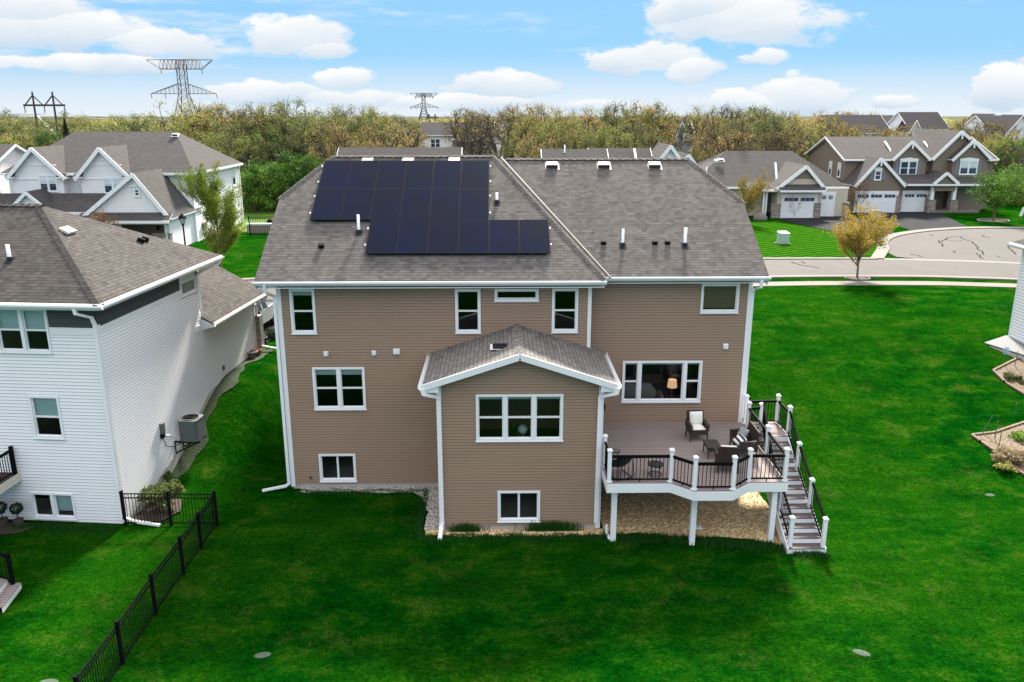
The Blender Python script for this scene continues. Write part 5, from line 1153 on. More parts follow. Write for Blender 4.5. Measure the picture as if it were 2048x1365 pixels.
def distant():
    x0,x1=X(842,262,172),X(985,262,172); h=simple('white house with dark roof panels partly hidden by bare oaks','x' and x0,x1,170,12,8.7,11.0,'siding_far_w','sh_dark','x',[(x1-4,x1-2.4,6.2,8),(x1-8,x1-6.4,6.2,8),(x0+2,x0+4,6.2,8)]); h.gy(X(985,262,168),X(1022,262,168),168,175,G0,9,12.2); h.pent(X(905,280,168),x1,167,170,6.6,7.6); h.done()
    h=simple('blue-grey house with white front gables far behind the middle oaks',X(1322,270,190),X(1388,270,190),190,10,8.2,10.6,'siding_far_g','sh_dark','x',[(X(1325,270,190),X(1336,270,190),5.2,7),(X(1340,270,190),X(1350,270,190),7.4,8.4),(X(1372,270,190),X(1382,270,190),5.2,7)]); h.gy(X(1355,262,188),X(1372,262,188),188,194,G0,8.6,11.2); h.gy(X(1370,262,186),X(1388,262,186),186.5,194,G0,8.6,11.6); h.done()
    h=simple('long dark-roofed house low behind the brown house, left of the skyline',X(1662,255,180),X(1782,255,180),180,13,8.9,12.4,'siding_far_w','sh_dark'); h.gy(X(1655,262,178),X(1678,262,178),178,184,G0,8.4,10.6); h.done()
    h=simple('dark-roofed house with solar panels on the skyline behind the brown house',X(1822,248,182),X(1898,248,182),182,12,9.6,13.0,'siding_far_w','sh_dark'); h.gy(X(1822,248,180),X(1842,248,180),180,186,G0,9.4,11.4); h.done()
    h=simple('dark brown house on the skyline between the solar roof and the white house',X(1780,245,200),X(1824,245,200),200,12,9.6,12.2,'siding_far_b','sh_dark'); h.done()
    h=simple('pale house with white gables at the far right edge among bare trees',X(1985,246,175),X(2075,246,175),175,12,9.4,12.3,'siding_far_w','sh_dark','x',[(X(2008,285,175),X(2018,285,175),4,6),(X(2028,285,175),X(2040,285,175),4,6)]); h.gy(X(2010,265,171),X(2070,265,171),171,178,G0,8.6,12.5); h.done()
    h=simple('small white house glimpsed through the oaks beside the tan house',X(1585,285,160),X(1640,285,160),160,9,7.2,8.8,'siding_far_w','sh_far','x',[(X(1600,285,160),X(1606,285,160),4.8,6.4),(X(1618,285,160),X(1624,285,160),4.8,6.4)]); h.done()
    h=simple('grey-green gabled house on the skyline near the far right edge',X(1968,240,195),X(2008,240,195),195,9,9.8,12.6,'siding_far_g','sh_dark','y'); h.done()
distant()
# ------------------------------------------------------------------ white house slice on the right edge
M['pale_door']=plain('weathered_pale_metal',c4(.13,.135,.14),.8,.1)
def right_house():
    x=27.0; yb=41.5; zb=1.35; h=thing('house','white-sided house cut off by the right picture edge beside the big lawn','house',(x,yb,zb))
    S=Face((x,0,0),(0,1,0),(-1,0,0)); w=MB(); lap_wall(w,S,30,yb-.1,zb+.25,6.75,(),.16,.016); w.poly([(x,yb,zb),(x+9,yb,zb),(x+9,yb,6.8),(x,yb,6.8)][::-1]); w.build('wall',M['siding_r'],h)
    m=MB(); m.box(x-.03,yb-.1,zb+.2,x+.05,yb+.03,6.75); m.build('corner_trim',M['white'],h); f=MB(); f.box(x+.02,30,-1,x+9,yb-.03,zb+.25); f.build('foundation',M['concrete'],h)
    r=MB(); r.slab([(x-.45,29,6.95),(x-.45,yb+.5,6.95),(x+4,yb-3.5,9.3),(x+4,29,9.3)],.12); r.slab([(x-.45,yb+.5,6.95),(x+9,yb+.5,6.95),(x+4,yb-3.5,9.3)],.12); r.build('roof',[M['sh_far'],M['fascia']],h)
    m=MB(); m.beam((x-.47,29,6.86),(x-.47,yb+.5,6.86),.05,.2); m.box(x-.45,29,6.74,x,yb+.5,6.77); m.build('fascia',M['fascia'],h); gutter(h,(x-.49,29,6.9),(x-.49,yb+.5,6.9),(-1,0,0))
    window(h,S,38.75,40.15,zb+1.05,zb+2.45,[(1,'dh')],.0,None,None,.1,False); window(h,S,38.7,40.1,5.0,6.2,[(1,'dh')],.0,None,None,.1,False)
    pipe(h,[(x-.1,38.9,3.0),(x-.1,38.9,zb-.6),(x-.6,38.8,zb-.75)],.1,.08)
    c=thing('cellar_hatch','white sloping cellar hatch against the right-hand white house','hatch',(x-1.2,yb-1.2,ground(x-1.2,yb-1.2)),0,None,True); z=ground(x-1.2,yb-1)
    m=MB(); m.slab([(x-1.45,yb-.3,z+.14),(x-.02,yb+.2,z+.4),(x-.02,yb-2.3,z+.36),(x-.7,yb-2.7,z+.14)],.06,0,0); m.build('door',M['pale_door'],c); m=MB(); m.prism([(x-1.5,yb-.3),(x-.03,yb+.2),(x-.03,yb-2.3),(x-.7,yb-2.75)],z-.3,z+.05); m.build('curb',M['concrete'],c)
right_house()
def beds():
    def bed(label,pts,mat):
        t=thing('garden_bed',label,'garden bed',(pts[0][0],pts[0][1],ground(*pts[0])),0,'garden beds by the right house'); 
        out=[]
        for a,b in zip(pts,pts[1:]+pts[:1]):
            for k in range(6): out.append((lerp(a[0],b[0],k/6),lerp(a[1],b[1],k/6)))
        cx=sum(p[0] for p in pts)/len(pts); cy=sum(p[1] for p in pts)/len(pts)
        m=MB(); n=len(out)
        for i in range(n):
            a=out[i]; b=out[(i+1)%n]; m.poly([(*a,ground(*a)+.06),(*b,ground(*b)+.06),(cx,cy,ground(cx,cy)+.12)])
        m.build('soil',mat,t); rnd=random.Random(int(cx*7)); es=plain('edging_stone',c4(.16,.115,.08),.9,.4,3.)
        for i in range(n):
            a=out[i]; b=out[(i+1)%n]
            if rnd.random()<.9: m=MB(); m.beam((*a,ground(*a)+.07),(lerp(a[0],b[0],.93),lerp(a[1],b[1],.93),ground(*b)+.07),.11,.09); m.build('edging_stone',es,t)
    A=lambda px,py:(lambda p:(p.x,p.y))(at(px,py,Z=.62))
    bed('long garden bed with dry ornamental grass and pinkish stone edging, nearest at right edge',[A(1945,862),A(1998,890),A(2048,924),A(2110,945),A(2130,880),A(2050,842),A(1990,858)],M['bed_soil'])
    bed('stony garden bed below the cellar hatch at the right edge',[A(1982,767),A(2010,785),A(2050,802),A(2100,815),A(2100,770),A(2030,750)],M['bed_soil'])
    for i,(px,py,r,h,mt,lab) in enumerate(((2010,905,.75,1.0,'leaf_tan','tall dry ornamental grass clump, left one in the right garden bed'),(2035,905,.75,.9,'leaf_tan','wide dry ornamental grass clump at the right edge of the bed'),(2040,868,.7,.6,'leaf_green','yellow-green shrub at the back of the right garden bed'),(2012,918,.6,.5,'leaf_olive','low grey-green shrub at the front of the right garden bed'),(2020,778,.6,.5,'leaf_olive','low green plant in the bed below the hatch'),(2045,785,.6,.4,'leaf_olive','second low green plant in the bed below the hatch, at the edge'))):
        p=at(px,py,Z=.62); t=shrub('shrub' if mt!='leaf_tan' else 'ornamental_grass',lab,p.x,p.y,ground(p.x,p.y),r*.62,r*.62,h*.62,M[mt],700,.08 if mt!='leaf_tan' else .1,60+i,'plant')
    for i,(px,py,dz,l) in enumerate(((1962,860,.1,.9),(1991,870,0,.9),(1999,888,.0,1.0),(2024,762,.05,.9),(2014,722,.1,1.1),(2040,728,.05,1.1),(2029,830,0,.6))):
        p=at(px,py,Z=.62); t=thing('garden_stake','thin green metal stake in the '+('near right garden bed' if i in (0,1,2) else 'stony ground by the hatch' if i<6 else 'lawn between the beds'),'stake',(p.x,p.y,ground(p.x,p.y)),0,'garden stakes at the right edge',False); m=MB(); m.tube([(0,0,-.1),(.3*(i==0)+dz,0,l)],.018,5); m.build('rod',M['steel'],t)
    p=at(2002,758,Z=.62); t=thing('pinwheel','small pale blue pinwheel ornament in the bed below the hatch','ornament',(p.x,p.y,ground(p.x,p.y)),0,None,False); m=MB(); m.tube([(0,0,-.1),(0,0,.75)],.015,5); m.build('stem',M['steel'],t); m=MB()
    for k in range(8): a=k*math.pi/4; m.poly([(0,-.02,.75),(.2*math.cos(a),-.05,.75+.2*math.sin(a)),(.2*math.cos(a+.5),-.02,.75+.2*math.sin(a+.5))])
    m.build('petals',plain('pale_blue_paint',c4(.35,.55,.72)),t)
beds()
# ------------------------------------------------------------------ pickup
def pickup():
    p=at(520,665,Z=2.5); c=(-13.07,41.25,2.5)
    t=thing('pickup_truck','silver pickup truck parked in the driveway behind the garage corner','truck',c,R(-96),None,False)
    body=plain('silver_paint',c4(.55,.56,.55),.25,.03,1.,.3); yw=.9
    # local +x is the front
    prof=[(-2.75,.45),(-2.75,1.12),(-.75,1.14),(-.7,1.14),(.95,1.14),(2.1,1.06),(2.6,.98),(2.72,.8),(2.72,.45)]
    m=MB(); n=len(prof); L=[(x,-yw,z) for x,z in prof]; Q=[(x,yw,z) for x,z in prof]
    m.poly(L); m.poly(Q[::-1])
    for i in range(n):
        if i==1: continue
        j=(i+1)%n; m.poly([L[i],Q[i],Q[j],L[j]][::-1])
    m.beam((-2.7,-.86,1.13),(-.75,-.86,1.13),.1,.06); m.beam((-2.7,.86,1.13),(-.75,.86,1.13),.1,.06); m.build('body',body,t)
    m=MB(); m.box(-2.65,-.78,.6,-.75,.78,1.0); m.build('truck_bed',M['blackplastic'],t)
    cab=[(-.75,1.14),(-.62,1.72),(.35,1.74),(1.0,1.14)]; m=MB(); k=.72; L=[(x,-(yw-.02 if z<1.2 else k),z) for x,z in cab]; Q=[(x,(yw-.02 if z<1.2 else k),z) for x,z in cab]
    m.poly([L[1],L[2],Q[2],Q[1]]); 
    for S_ in (L,Q):
        for a,b in ((0,1),(1,2),(2,3)): m.beam(S_[a],S_[b],.09,.07)
        x=(-.05); m.beam((x,S_[0][1],1.14),(x,S_[1][1],1.72),.08,.06)
    m.build('cab',body,t); m=MB(); m.poly(L); m.poly(Q[::-1]); m.poly([L[2],L[3],Q[3],Q[2]]); m.poly([L[1],Q[1],Q[0],L[0]]); m.build('window_glass',M['dglass'],t)
    for s in (-1,1):
        for x in (-1.65,1.75):
            m=MB(); q=[(.0,-.13),(.3,-.13),(.37,-.08),(.37,.08),(.3,.13),(0,.13)]; n=20; vs=[]
            for r,o in q: vs+=[(x+r*math.cos(2*math.pi*i/n),s*(yw-.1)+o,.37+r*math.sin(2*math.pi*i/n)) for i in range(n)]
            m.raw(vs,[(i*n+a,i*n+(a+1)%n,(i+1)*n+(a+1)%n,(i+1)*n+a) for i in range(len(q)-1) for a in range(n)]); w=m.build('wheel',M['blackplastic'],t)
            m=MB()
            for a in range(6): an=a*math.pi/3; m.beam((x,s*(yw+.035),.37),(x+.22*math.cos(an),s*(yw+.035),.37+.22*math.sin(an)),.02,.08)
            m.tube([(x+.22*math.cos(i*math.pi/10),s*(yw+.035),.37+.22*math.sin(i*math.pi/10)) for i in range(21)],.025,5,0,False); m.build('rim',M['pvc'],w)
        m=MB(); m.obox((.85,s*1.02,1.22),(.12,.16,.14)); m.build('side_mirror',M['black'],t)
        m=MB(); m.box(2.6,s*.75-.12,.75,2.735,s*.75+.12,.92); m.build('headlight',M['pvc'],t)
    m=MB(); m.box(2.7,-.9,.4,2.82,.9,.58); m.build('bumper',M['steel'],t)
pickup()
# ------------------------------------------------------------------ trees
def grow(tm,lm,p,d,L,r,lv,rnd,o):
    """recursive limb: o = dict of habits"""
    n=4 if lv<2 else 3; pts=[p]; rs=[r]; q=p.copy(); dd=d.copy(); re=r*(.55 if lv<o['lv'] else .25)
    for i in range(n):
        w=o['wig']*(.6 if lv==0 else 1); dd=(dd+Vector((rnd.gauss(0,w),rnd.gauss(0,w),rnd.gauss(0,w*.7)+o['up'][min(lv,len(o['up'])-1)]))).normalized()
        q=q+dd*(L/n); pts.append(q.copy()); rs.append(lerp(r,re,(i+1)/n))
    tm.tube(pts,rs,6 if lv==0 else 4 if lv<3 else 3,0,False)
    if lv>=o['leaf_from']:
        for i in range(rnd.randint(*o['nl'])):
            t=rnd.random(); k=min(n-1,int(t*n)); c=pts[k].lerp(pts[k+1],t*n-k)+Vector((rnd.gauss(0,o['ls']),rnd.gauss(0,o['ls']),rnd.gauss(0,o['ls']*.8)))
            leaf(lm,c,o['s']*rnd.uniform(.6,1.4),rnd,.75)
    if lv<o['lv']:
        k=o['br'][lv]; ph=rnd.uniform(0,6.28)
        for i in range(k):
            t=1. if i==0 and lv>0 else rnd.uniform(o['t0'][lv],1.); idx=min(n-1,int(t*n)); b=pts[idx].lerp(pts[idx+1],t*n-idx)
            a=ph+i*6.283/k+rnd.uniform(-.4,.4); tilt=R(o['an'][lv]*rnd.uniform(.65,1.25)); ax=dd.orthogonal().normalized(); e=dd.copy(); e.rotate(Matrix.Rotation(tilt,3,ax)); e.rotate(Matrix.Rotation(a,3,dd))
            if rnd.random()>o.get('keep',1.): continue
            grow(tm,lm,b,e,L*o['lr'][lv]*rnd.uniform(.75,1.2),max(lerp(r,re,t)*.68,.012),lv+1,rnd,o)
OAK=dict(lv=4,wig=.17,up=[.0,.02,.06,.05,.03],leaf_from=3,nl=(6,10),ls=.34,s=.2,br=[6,4,3,2],an=[62,48,45,42],lr=[1.25,.62,.62,.6],t0=[.55,.3,.3,.3])
def tree_proto(name,label,cat,seed,H,r0,o,lmat,bmat='bark',th=.28,group=None):
    rnd=random.Random(seed); tm,lm=MB(),MB(); grow(tm,lm,Vector((0,0,-.2)),Vector((rnd.gauss(0,.04),rnd.gauss(0,.04),1)).normalized(),H*th,r0,0,rnd,o)
    zm=max(v[2] for v in (tm.v+lm.v)); k=H/zm
    tm.v=[(a*k,b*k,c*k) for a,b,c in tm.v]; lm.v=[(a*k,b*k,c*k) for a,b,c in lm.v]
    t=thing(name,label,cat,(0,0,-500),0,group,False); tm.build('trunk',M[bmat],t); 
    if lm.f: lm.build('crown',M[lmat],t)
    return t
def mk(base,**k): d=dict(base); d.update(k); return d
PRO={}
def dome_proto(name,cat,seed,lmat,R_=3.4,cz=6.7,rz_=3.1,nt=60,nl=60,tr=.85,s=.16,trunk=.30,low=-.55,twig=5,bare=.0,fork=3.2):
    """spreading crown: trunk, forked limbs, and leaf tufts spread over a lumpy dome"""
    rnd=random.Random(seed); tm,lm=MB(),MB(); t=thing(name,'x',cat,(0,0,-500),0,None,False)
    top=Vector((rnd.gauss(0,.25),rnd.gauss(0,.25),fork)); tm.tube([(0,0,-.3),(rnd.gauss(0,.08),rnd.gauss(0,.08),fork*.5),top],[trunk*1.25,trunk,trunk*.8],7,0,False)
    nodes=[]; nm=rnd.randint(5,7)
    for i in range(nm):
        az=i*6.283/nm+rnd.uniform(-.5,.5); u=rnd.uniform(-.1,.9); q=math.sqrt(max(.05,1-u*u))*.58
        e=Vector((math.cos(az)*q*R_,math.sin(az)*q*R_,cz+u*rz_*.45)); mid=top.lerp(e,.5)+Vector((rnd.gauss(0,.35),rnd.gauss(0,.35),rnd.uniform(-.1,.5)))
        tm.tube([top-Vector((0,0,rnd.uniform(0,.8))),mid,e],[trunk*.55,trunk*.4,trunk*.24],5,0,False); nodes+=[(mid,trunk*.3),(e,trunk*.24),(mid.lerp(e,.6),trunk*.26)]
    lobes=[(rnd.uniform(0,6.28),rnd.uniform(-.3,1),rnd.uniform(.75,1.25)) for _ in range(7)]
    for i in range(nt):
        u=rnd.uniform(low,1.); az=rnd.uniform(0,6.283); q=math.sqrt(1-u*u); d=Vector((math.cos(az)*q,math.sin(az)*q,u)); k=1.
        for la,lu,lr in lobes:
            lq=math.sqrt(1-min(1,lu*lu)); w=max(0,d.dot(Vector((math.cos(la)*lq,math.sin(la)*lq,lu)))-.6)/.4; k+=(lr-1)*w
        f=k*(rnd.uniform(.86,1.04) if rnd.random()<.72 else rnd.uniform(.45,.8)); c=Vector((d.x*R_*f,d.y*R_*f,cz+d.z*rz_*f))
        n0,r0=min(nodes,key=lambda z:(z[0]-c).length+ (1.5 if z[0].z>c.z else 0)); m1=n0.lerp(c,.55)+Vector((rnd.gauss(0,.18),rnd.gauss(0,.18),rnd.gauss(.08,.15)))
        tm.tube([n0,m1,c],[r0*.5,r0*.34,.018],4,0,False)
        for j in range(twig): e=c+Vector((rnd.gauss(0,tr*.55),rnd.gauss(0,tr*.55),rnd.gauss(.15,tr*.45))); tm.tube([m1.lerp(c,rnd.uniform(.3,1)),e],[.022,.010],3,0,False)
        if rnd.random()<bare: continue
        for j in range(int(nl*rnd.uniform(.5,1.4))):
            g=Vector((rnd.gauss(0,1),rnd.gauss(0,1),rnd.gauss(0,.7))); g=g.normalized()*tr*rnd.random()**.45*.8; leaf(lm,c+g,s*rnd.uniform(.6,1.4),rnd,.75)
    zm=max(v[2] for v in tm.v+lm.v); k=10/zm
    for q in (tm,lm): q.v=[(x*k,y*k,z*k) for x,y,z in q.v]
    tm.build('trunk',M['bark'],t)
    if lm.f: lm.build('crown',M[lmat],t)
    return t
def protos():
    for i in range(4): PRO['olive',i]=dome_proto('oak_tree','tree',100+i,'leaf_olive')
    for i in range(4): PRO['bud',i]=dome_proto('oak_tree','tree',200+i,'leaf_oak',nl=44,s=.14,twig=6,nt=62,bare=.08)
    for i in range(3): PRO['gold',i]=dome_proto('oak_tree','tree',250+i,'leaf_gold',nl=48,s=.15,R_=3.1)
    for i in range(3): PRO['bare',i]=dome_proto('bare_oak_tree','tree',300+i,'leaf_oak',nl=12,s=.13,twig=8,nt=60,bare=.3,trunk=.36,R_=3.6)
    for i in range(3): PRO['green',i]=dome_proto('leafy_tree','tree',400+i,'leaf_green',R_=2.9,cz=6.2,rz_=3.7,nl=75,s=.17,fork=2.2)
    for i in range(3): PRO['bush',i]=dome_proto('tall_shrub','shrub',500+i,'leaf_green',R_=5.2,cz=4.6,rz_=5.,nl=70,s=.30,tr=1.5,fork=.8,low=-.8,trunk=.2)
    t=thing('conifer_tree','x','tree',(0,0,-500),0,None,False); rnd=random.Random(9); m=MB(); m.tube([(0,0,-.2),(0,0,9.6)],[.2,.03],6); m.build('trunk',M['bark'],t); m=MB()
    for i in range(2600):
        z=rnd.uniform(.8,10); rr=(10-z)*.30*rnd.uniform(.3,1.05); a=rnd.uniform(0,6.28); leaf(m,Vector((rr*math.cos(a),rr*math.sin(a),z-.3*rr)),.3,rnd,.4)
    m.build('crown',M['leaf_dark'],t); PRO['conifer',0]=t
protos()
USED=set()
def plant(kind,x,y,h,rz,label,group,wide=1.,rnd=random):
    ks=[k for k in PRO if k[0]==kind]; p=PRO[rnd.choice(ks)]; t=p if p.name not in USED else copy_tree(p); USED.add(p.name)
    s=h/10; t.location=(x,y,ground(x,y)-.1); t.rotation_euler=(0,0,rz); t.scale=(s*wide,s*wide,s); t['label']=label; t['group']=group
    for c in t.children:
        if 'label' in c: del c['label']
    return t
ADJ={'olive':'olive-green leafing oak','bud':'brown oak in early bud','gold':'golden-budding oak','bare':'dark bare-branched oak','green':'fresh green leafy tree','bush':'bright green shrub','conifer':'dark green conifer'}
def belt():
    rnd=random.Random(21)
    # (px from, px to, Y near, Y far, top pixel row min,max, mix of kinds, count, place)
    Zs=[(-120,200,128,150,216,238,['olive','olive','green'],10,'behind the left-edge white house'),
        (-40,230,105,122,236,262,['green','olive','olive','conifer'],9,'low in front of the power poles'),
        (180,345,118,140,214,244,['olive','olive','green'],10,'beyond the roof of the white gabled house'),
        (345,600,104,128,198,222,['olive','olive','bud'],15,'below the large lattice pylon'),
        (380,640,98,112,238,285,['olive','olive','green'],10,'behind the right end of the white gabled house'),
        (470,665,92,104,300,338,['bush','bush','bush','green'],15,'as undergrowth between the white house and the solar roof'),
        (590,760,108,132,208,228,['bud','olive','olive','bud'],12,'above the left half of the solar panels'),
        (740,822,125,165,216,236,['bud','olive','bud','bud'],9,'left of the distant roof with dark panels'),
        (640,780,100,112,238,272,['olive','bud'],7,'close behind the low grey roof'),
        (915,965,150,168,214,226,['gold','bud'],3,'beside the distant roof with dark panels'),
        (945,1010,104,112,212,224,['bare'],2,'in front of the distant white gables'),
        (1010,1200,112,150,208,226,['bud','olive','gold','olive','bare'],13,'behind the white-gabled grey roofs'),
        (1020,1330,100,112,244,270,['bud','olive','bud','olive'],11,'close behind the white-gabled grey roofs'),
        (1190,1330,118,160,200,220,['bare','gold','bud','olive'],9,'with high crowns left of the blue-grey house'),
        (1300,1420,205,240,214,230,['gold','olive'],8,'beyond the blue-grey house'),
        (1330,1420,102,110,285,296,['green','bush'],3,'before the blue-grey house'),
        (1400,1540,110,150,206,226,['bare','bud','olive','bare'],12,'behind the tan house roof'),
        (1400,1600,100,112,236,262,['bud','bare','bud'],9,'close behind the tan house roof'),
        (1530,1680,120,170,218,232,['gold','bud','olive','bare'],12,'between the tan house and the brown house'),
        (1540,1650,111,120,252,282,['bud','gold','olive','bush'],8,'in the gap left of the brown house'),
        (1660,1800,200,235,222,230,['gold','bud'],8,'along the skyline over the long dark roof'),
        (1680,1990,126,150,250,262,['gold','bud','olive'],18,'behind the brown house roof'),
        (1870,2100,150,170,236,252,['gold','bud','bare'],10,'among the far houses at the right edge'),
        (1925,1975,185,200,224,230,['gold','bare'],3,'rising on the skyline above the right gable of the brown house'),
        (1975,2110,106,122,262,300,['bud','olive','green','bare'],9,'right of the brown house'),
        (1960,2080,100,106,318,350,['bush','green','bush'],6,'behind the right end of the brown house')]
    for (a,b,y0,y1,t0,t1,kinds,n,place) in Zs:
        n=round(n*1.05)
        for i in range(n):
            px=lerp(a,b,(i+rnd.uniform(.1,.9))/n); y=rnd.uniform(y0,y1); top=rnd.uniform(t0-4,t1+7); p=at(px,top,Y=y); k=rnd.choice(kinds); h=max(1.5,(p.z-ground(p.x,y))*1.03)
            plant(k,p.x,y,h,rnd.uniform(0,6.28),ADJ[k]+' '+place,('shrubs ' if k=='bush' else ADJ[k]+'s ')+place,rnd.uniform(.9,1.3) if k=='bush' else rnd.uniform(.8,1.12),rnd)
belt()
def special():
    V=dict(lv=4,wig=.07,up=[0,.10,.12,.12,.1],leaf_from=2,nl=(11,16),ls=.10,s=.10,br=[9,4,3,2],an=[42,32,32,30],lr=[.95,.55,.6,.6],t0=[.5,.2,.2,.2])
    t=tree_proto('street_tree','golden vase-shaped street tree on the verge before the cul-de-sac','tree',31,5.3,.10,mk(V,nl=(26,34),ls=.14,s=.11,br=[14,4,3,2],an=[48,34,32,30]),'leaf_gold','bark_l',.42); t.location=(24.4,54.6,SZ)
    m=MB(); m.lathe([(.75,.02),(.6,.07),(0,.09)],(0,0,0),16); r=thing('mulch_ring','ring of dark mulch around the golden street tree','mulch ring',(24.4,54.6,SZ),0,None,False); m.build('mulch',M['mulch'],r); m=MB(); m.tube([(.8*math.cos(i*math.pi/12),.8*math.sin(i*math.pi/12),.05) for i in range(25)],.06,5,0,False); m.build('stone_edging',M['curb'],r)
    t=tree_proto('young_tree','upright young maple with green lower leaves on the lawn by the lamp post','tree',46,7.2,.11,mk(V,wig=.025,br=[26,5,3,1],an=[52,30,28,25],t0=[.12,.2,.2,.2],lr=[.34,.5,.6,.6],nl=(30,42),ls=.15,s=.13,up=[0,.12,.1,.1,.1]),'leaf_maple','bark_l',1.0); t.location=(-20.0,58.6,SZ); t.scale=(.95,.95,1.08)
    t=tree_proto('young_tree','rust-coloured budding small tree before the white house porch','tree',34,3.9,.06,mk(V,br=[11,4,2,1],nl=(8,12),s=.1,an=[30,26,24,24]),'leaf_rust','bark',.35); t.location=(X(202,440,64),64,SZ)
    t=tree_proto('young_tree','golden tree screening the porch of the tan house','tree',35,5.6,.10,mk(V,nl=(13,18),ls=.15,s=.13,t0=[.15,.2,.2,.2]),'leaf_gold','bark_l',.45); t.location=(25.0,83.2,SZ); t.scale=(.8,.8,1)
    t=tree_proto('sapling','thin leafless sapling on the lawn before the tan house garage','tree',36,3.4,.035,mk(V,nl=(0,0),br=[8,3,2,1],leaf_from=9),'leaf_rust','bark_l',.5); t.location=(30.7,85.0,SZ)
    t=tree_proto('young_tree','spreading yellow-green tree at the right end of the brown house','tree',37,6.2,.11,mk(V,an=[58,40,36,34],nl=(8,12),ls=.2,s=.15),'leaf_green','bark_l',.3); t.location=(51.0,84.0,SZ)
    t=tree_proto('young_tree','thin rust-budded tree between the two driveways','tree',38,4.1,.05,mk(V,nl=(2,4),s=.12,br=[9,4,2,1]),'leaf_rust','bark',.4); t.location=(X(1712,425,90),90,SZ)
    p=at(1692,425,Z=SZ); shrub('shrub','dense brown-green shrub between the tan and the brown garage','x' and p.x-.8,p.y-1,SZ,.8,.8,2.3,M['leaf_olive'],900,.16,77)
    p=at(1996,446,Z=SZ); r=thing('mulch_ring','stone-edged ring around the yellow-green tree at the right','mulch ring',(51.0,84.0,SZ),0,None,False); m=MB(); m.tube([(1.5*math.cos(i*math.pi/12),1.2*math.sin(i*math.pi/12),.08) for i in range(25)],.1,5,0,False); m.build('stone_edging',M['curb'],r); m=MB(); m.lathe([(1.4,.03),(0,.06)],(0,0,0),18); m.build('mulch',M['field'],r)
special()
def street_things():
    p=at(1565,488,Z=SZ); t=thing('transformer_box','pale green utility box on the striped lawn before the tan house','utility box',(p.x,p.y,SZ),R(10),None,False)
    m=MB(); m.box(-.55,-.5,-.05,.55,.5,.08); m.build('pad',M['curb'],t); m=MB(); m.box(-.4,-.36,.08,.4,.36,.95); m.poly([(-.42,-.4,.95),(.42,-.4,.95),(.42,.38,1.05),(-.42,.38,1.05)]); m.box(-.38,-.375,.2,-.02,-.361,.85); m.box(.02,-.375,.2,.38,-.361,.85); m.build('cabinet',M['greenbox'],t)
    p=at(1750,436,Z=SZ); t=thing('utility_box','small tan utility box between the two driveways','utility box',(p.x,p.y,SZ),R(5),None,False); m=MB(); m.box(-.45,-.35,0,.45,.35,.75); m.poly([(-.5,-.4,.75),(.5,-.4,.75),(.5,.4,.83),(-.5,.4,.83)]); m.box(-.4,-.37,.1,.4,-.352,.65); m.build('cabinet',M['siding_far_t'],t)
    p=at(2041,433,Z=SZ); t=thing('marker_post','leaning white marker post on the lawn at the right edge','post',(p.x,p.y,SZ),0,None,False); m=MB(); m.beam((0,0,0),(.25,0,.95),.28,.1); m.lathe([(.06,.9),(.05,1.0)],(.25,0,0),8); m.build('post',M['pvc'],t)
    y=62.; x=X(366,450,y); zt=Zp(363,427,y); t=thing('street_lamp','black lantern street lamp on the verge before the white house','street lamp',(x,y,SZ),0,None,False); h=zt-SZ
    m=MB(); m.lathe([(.14,0),(.14,.5),(.07,.6),(.055,h-.95),(.09,h-.9)],(0,0,0),12); m.build('pole',M['black'],t,True)
    m=MB(); m.lathe([(.10,h-.9),(.13,h-.86),(.05,h-.8)],(0,0,0),10)
    for k in range(6): a=k*math.pi/3; m.beam((.1*math.cos(a),.1*math.sin(a),h-.8),(.25*math.cos(a),.25*math.sin(a),h-.35),.03,.03)
    m.lathe([(.32,h-.36),(.30,h-.28),(.12,h-.12),(.04,h-.06),(.03,h)],(0,0,0),6); m.build('lantern_frame',M['black'],t)
    m=MB(); m.lathe([(.09,h-.79),(.235,h-.36)],(0,0,0),6); m.build('lantern_glass',M['blind'],t)
    iron_fence('black iron fence across the rough field beside the white gabled house',[(X(498,447,79),79),(X(610,450,79),79)],1.3,None,2.4,.16,.03)
    iron_fence('lower black iron fence at the side garden of the white gabled house',[(X(501,472,75.5),75.5),(X(600,475,75.5),75.5)],1.1,None,2.4,.16,.03)
    t=thing('garden_wall','low wall with a white cap beside the white gabled house','wall',(X(520,455,77.3),77.3,G0),0,None,False); m=MB(); m.box(-1.2,-.15,0,6,.15,.75); m.build('wall',M['pot_grey'],t); m=MB(); m.box(-1.25,-.2,.75,6.05,.2,.92); m.build('cap',M['white'],t)
    t=thing('kettle_grill','black dome lid of a kettle grill behind the white-capped wall','grill',(X(541,451,78),78,G0),0,None,False); m=MB(); m.lathe([(.0,.55)]+[(.35*math.sin(a*.157),.9-.35*math.cos(a*.157)) for a in range(3,20)],(0,0,0),14); m.build('bowl',M['black'],t,True)
    for k in range(3): m=MB(); m.tube([(.2*math.cos(k*2.1),.2*math.sin(k*2.1),.6),(.35*math.cos(k*2.1),.35*math.sin(k*2.1),0)],.02,5); m.build('leg',M['black'],t)
street_things()
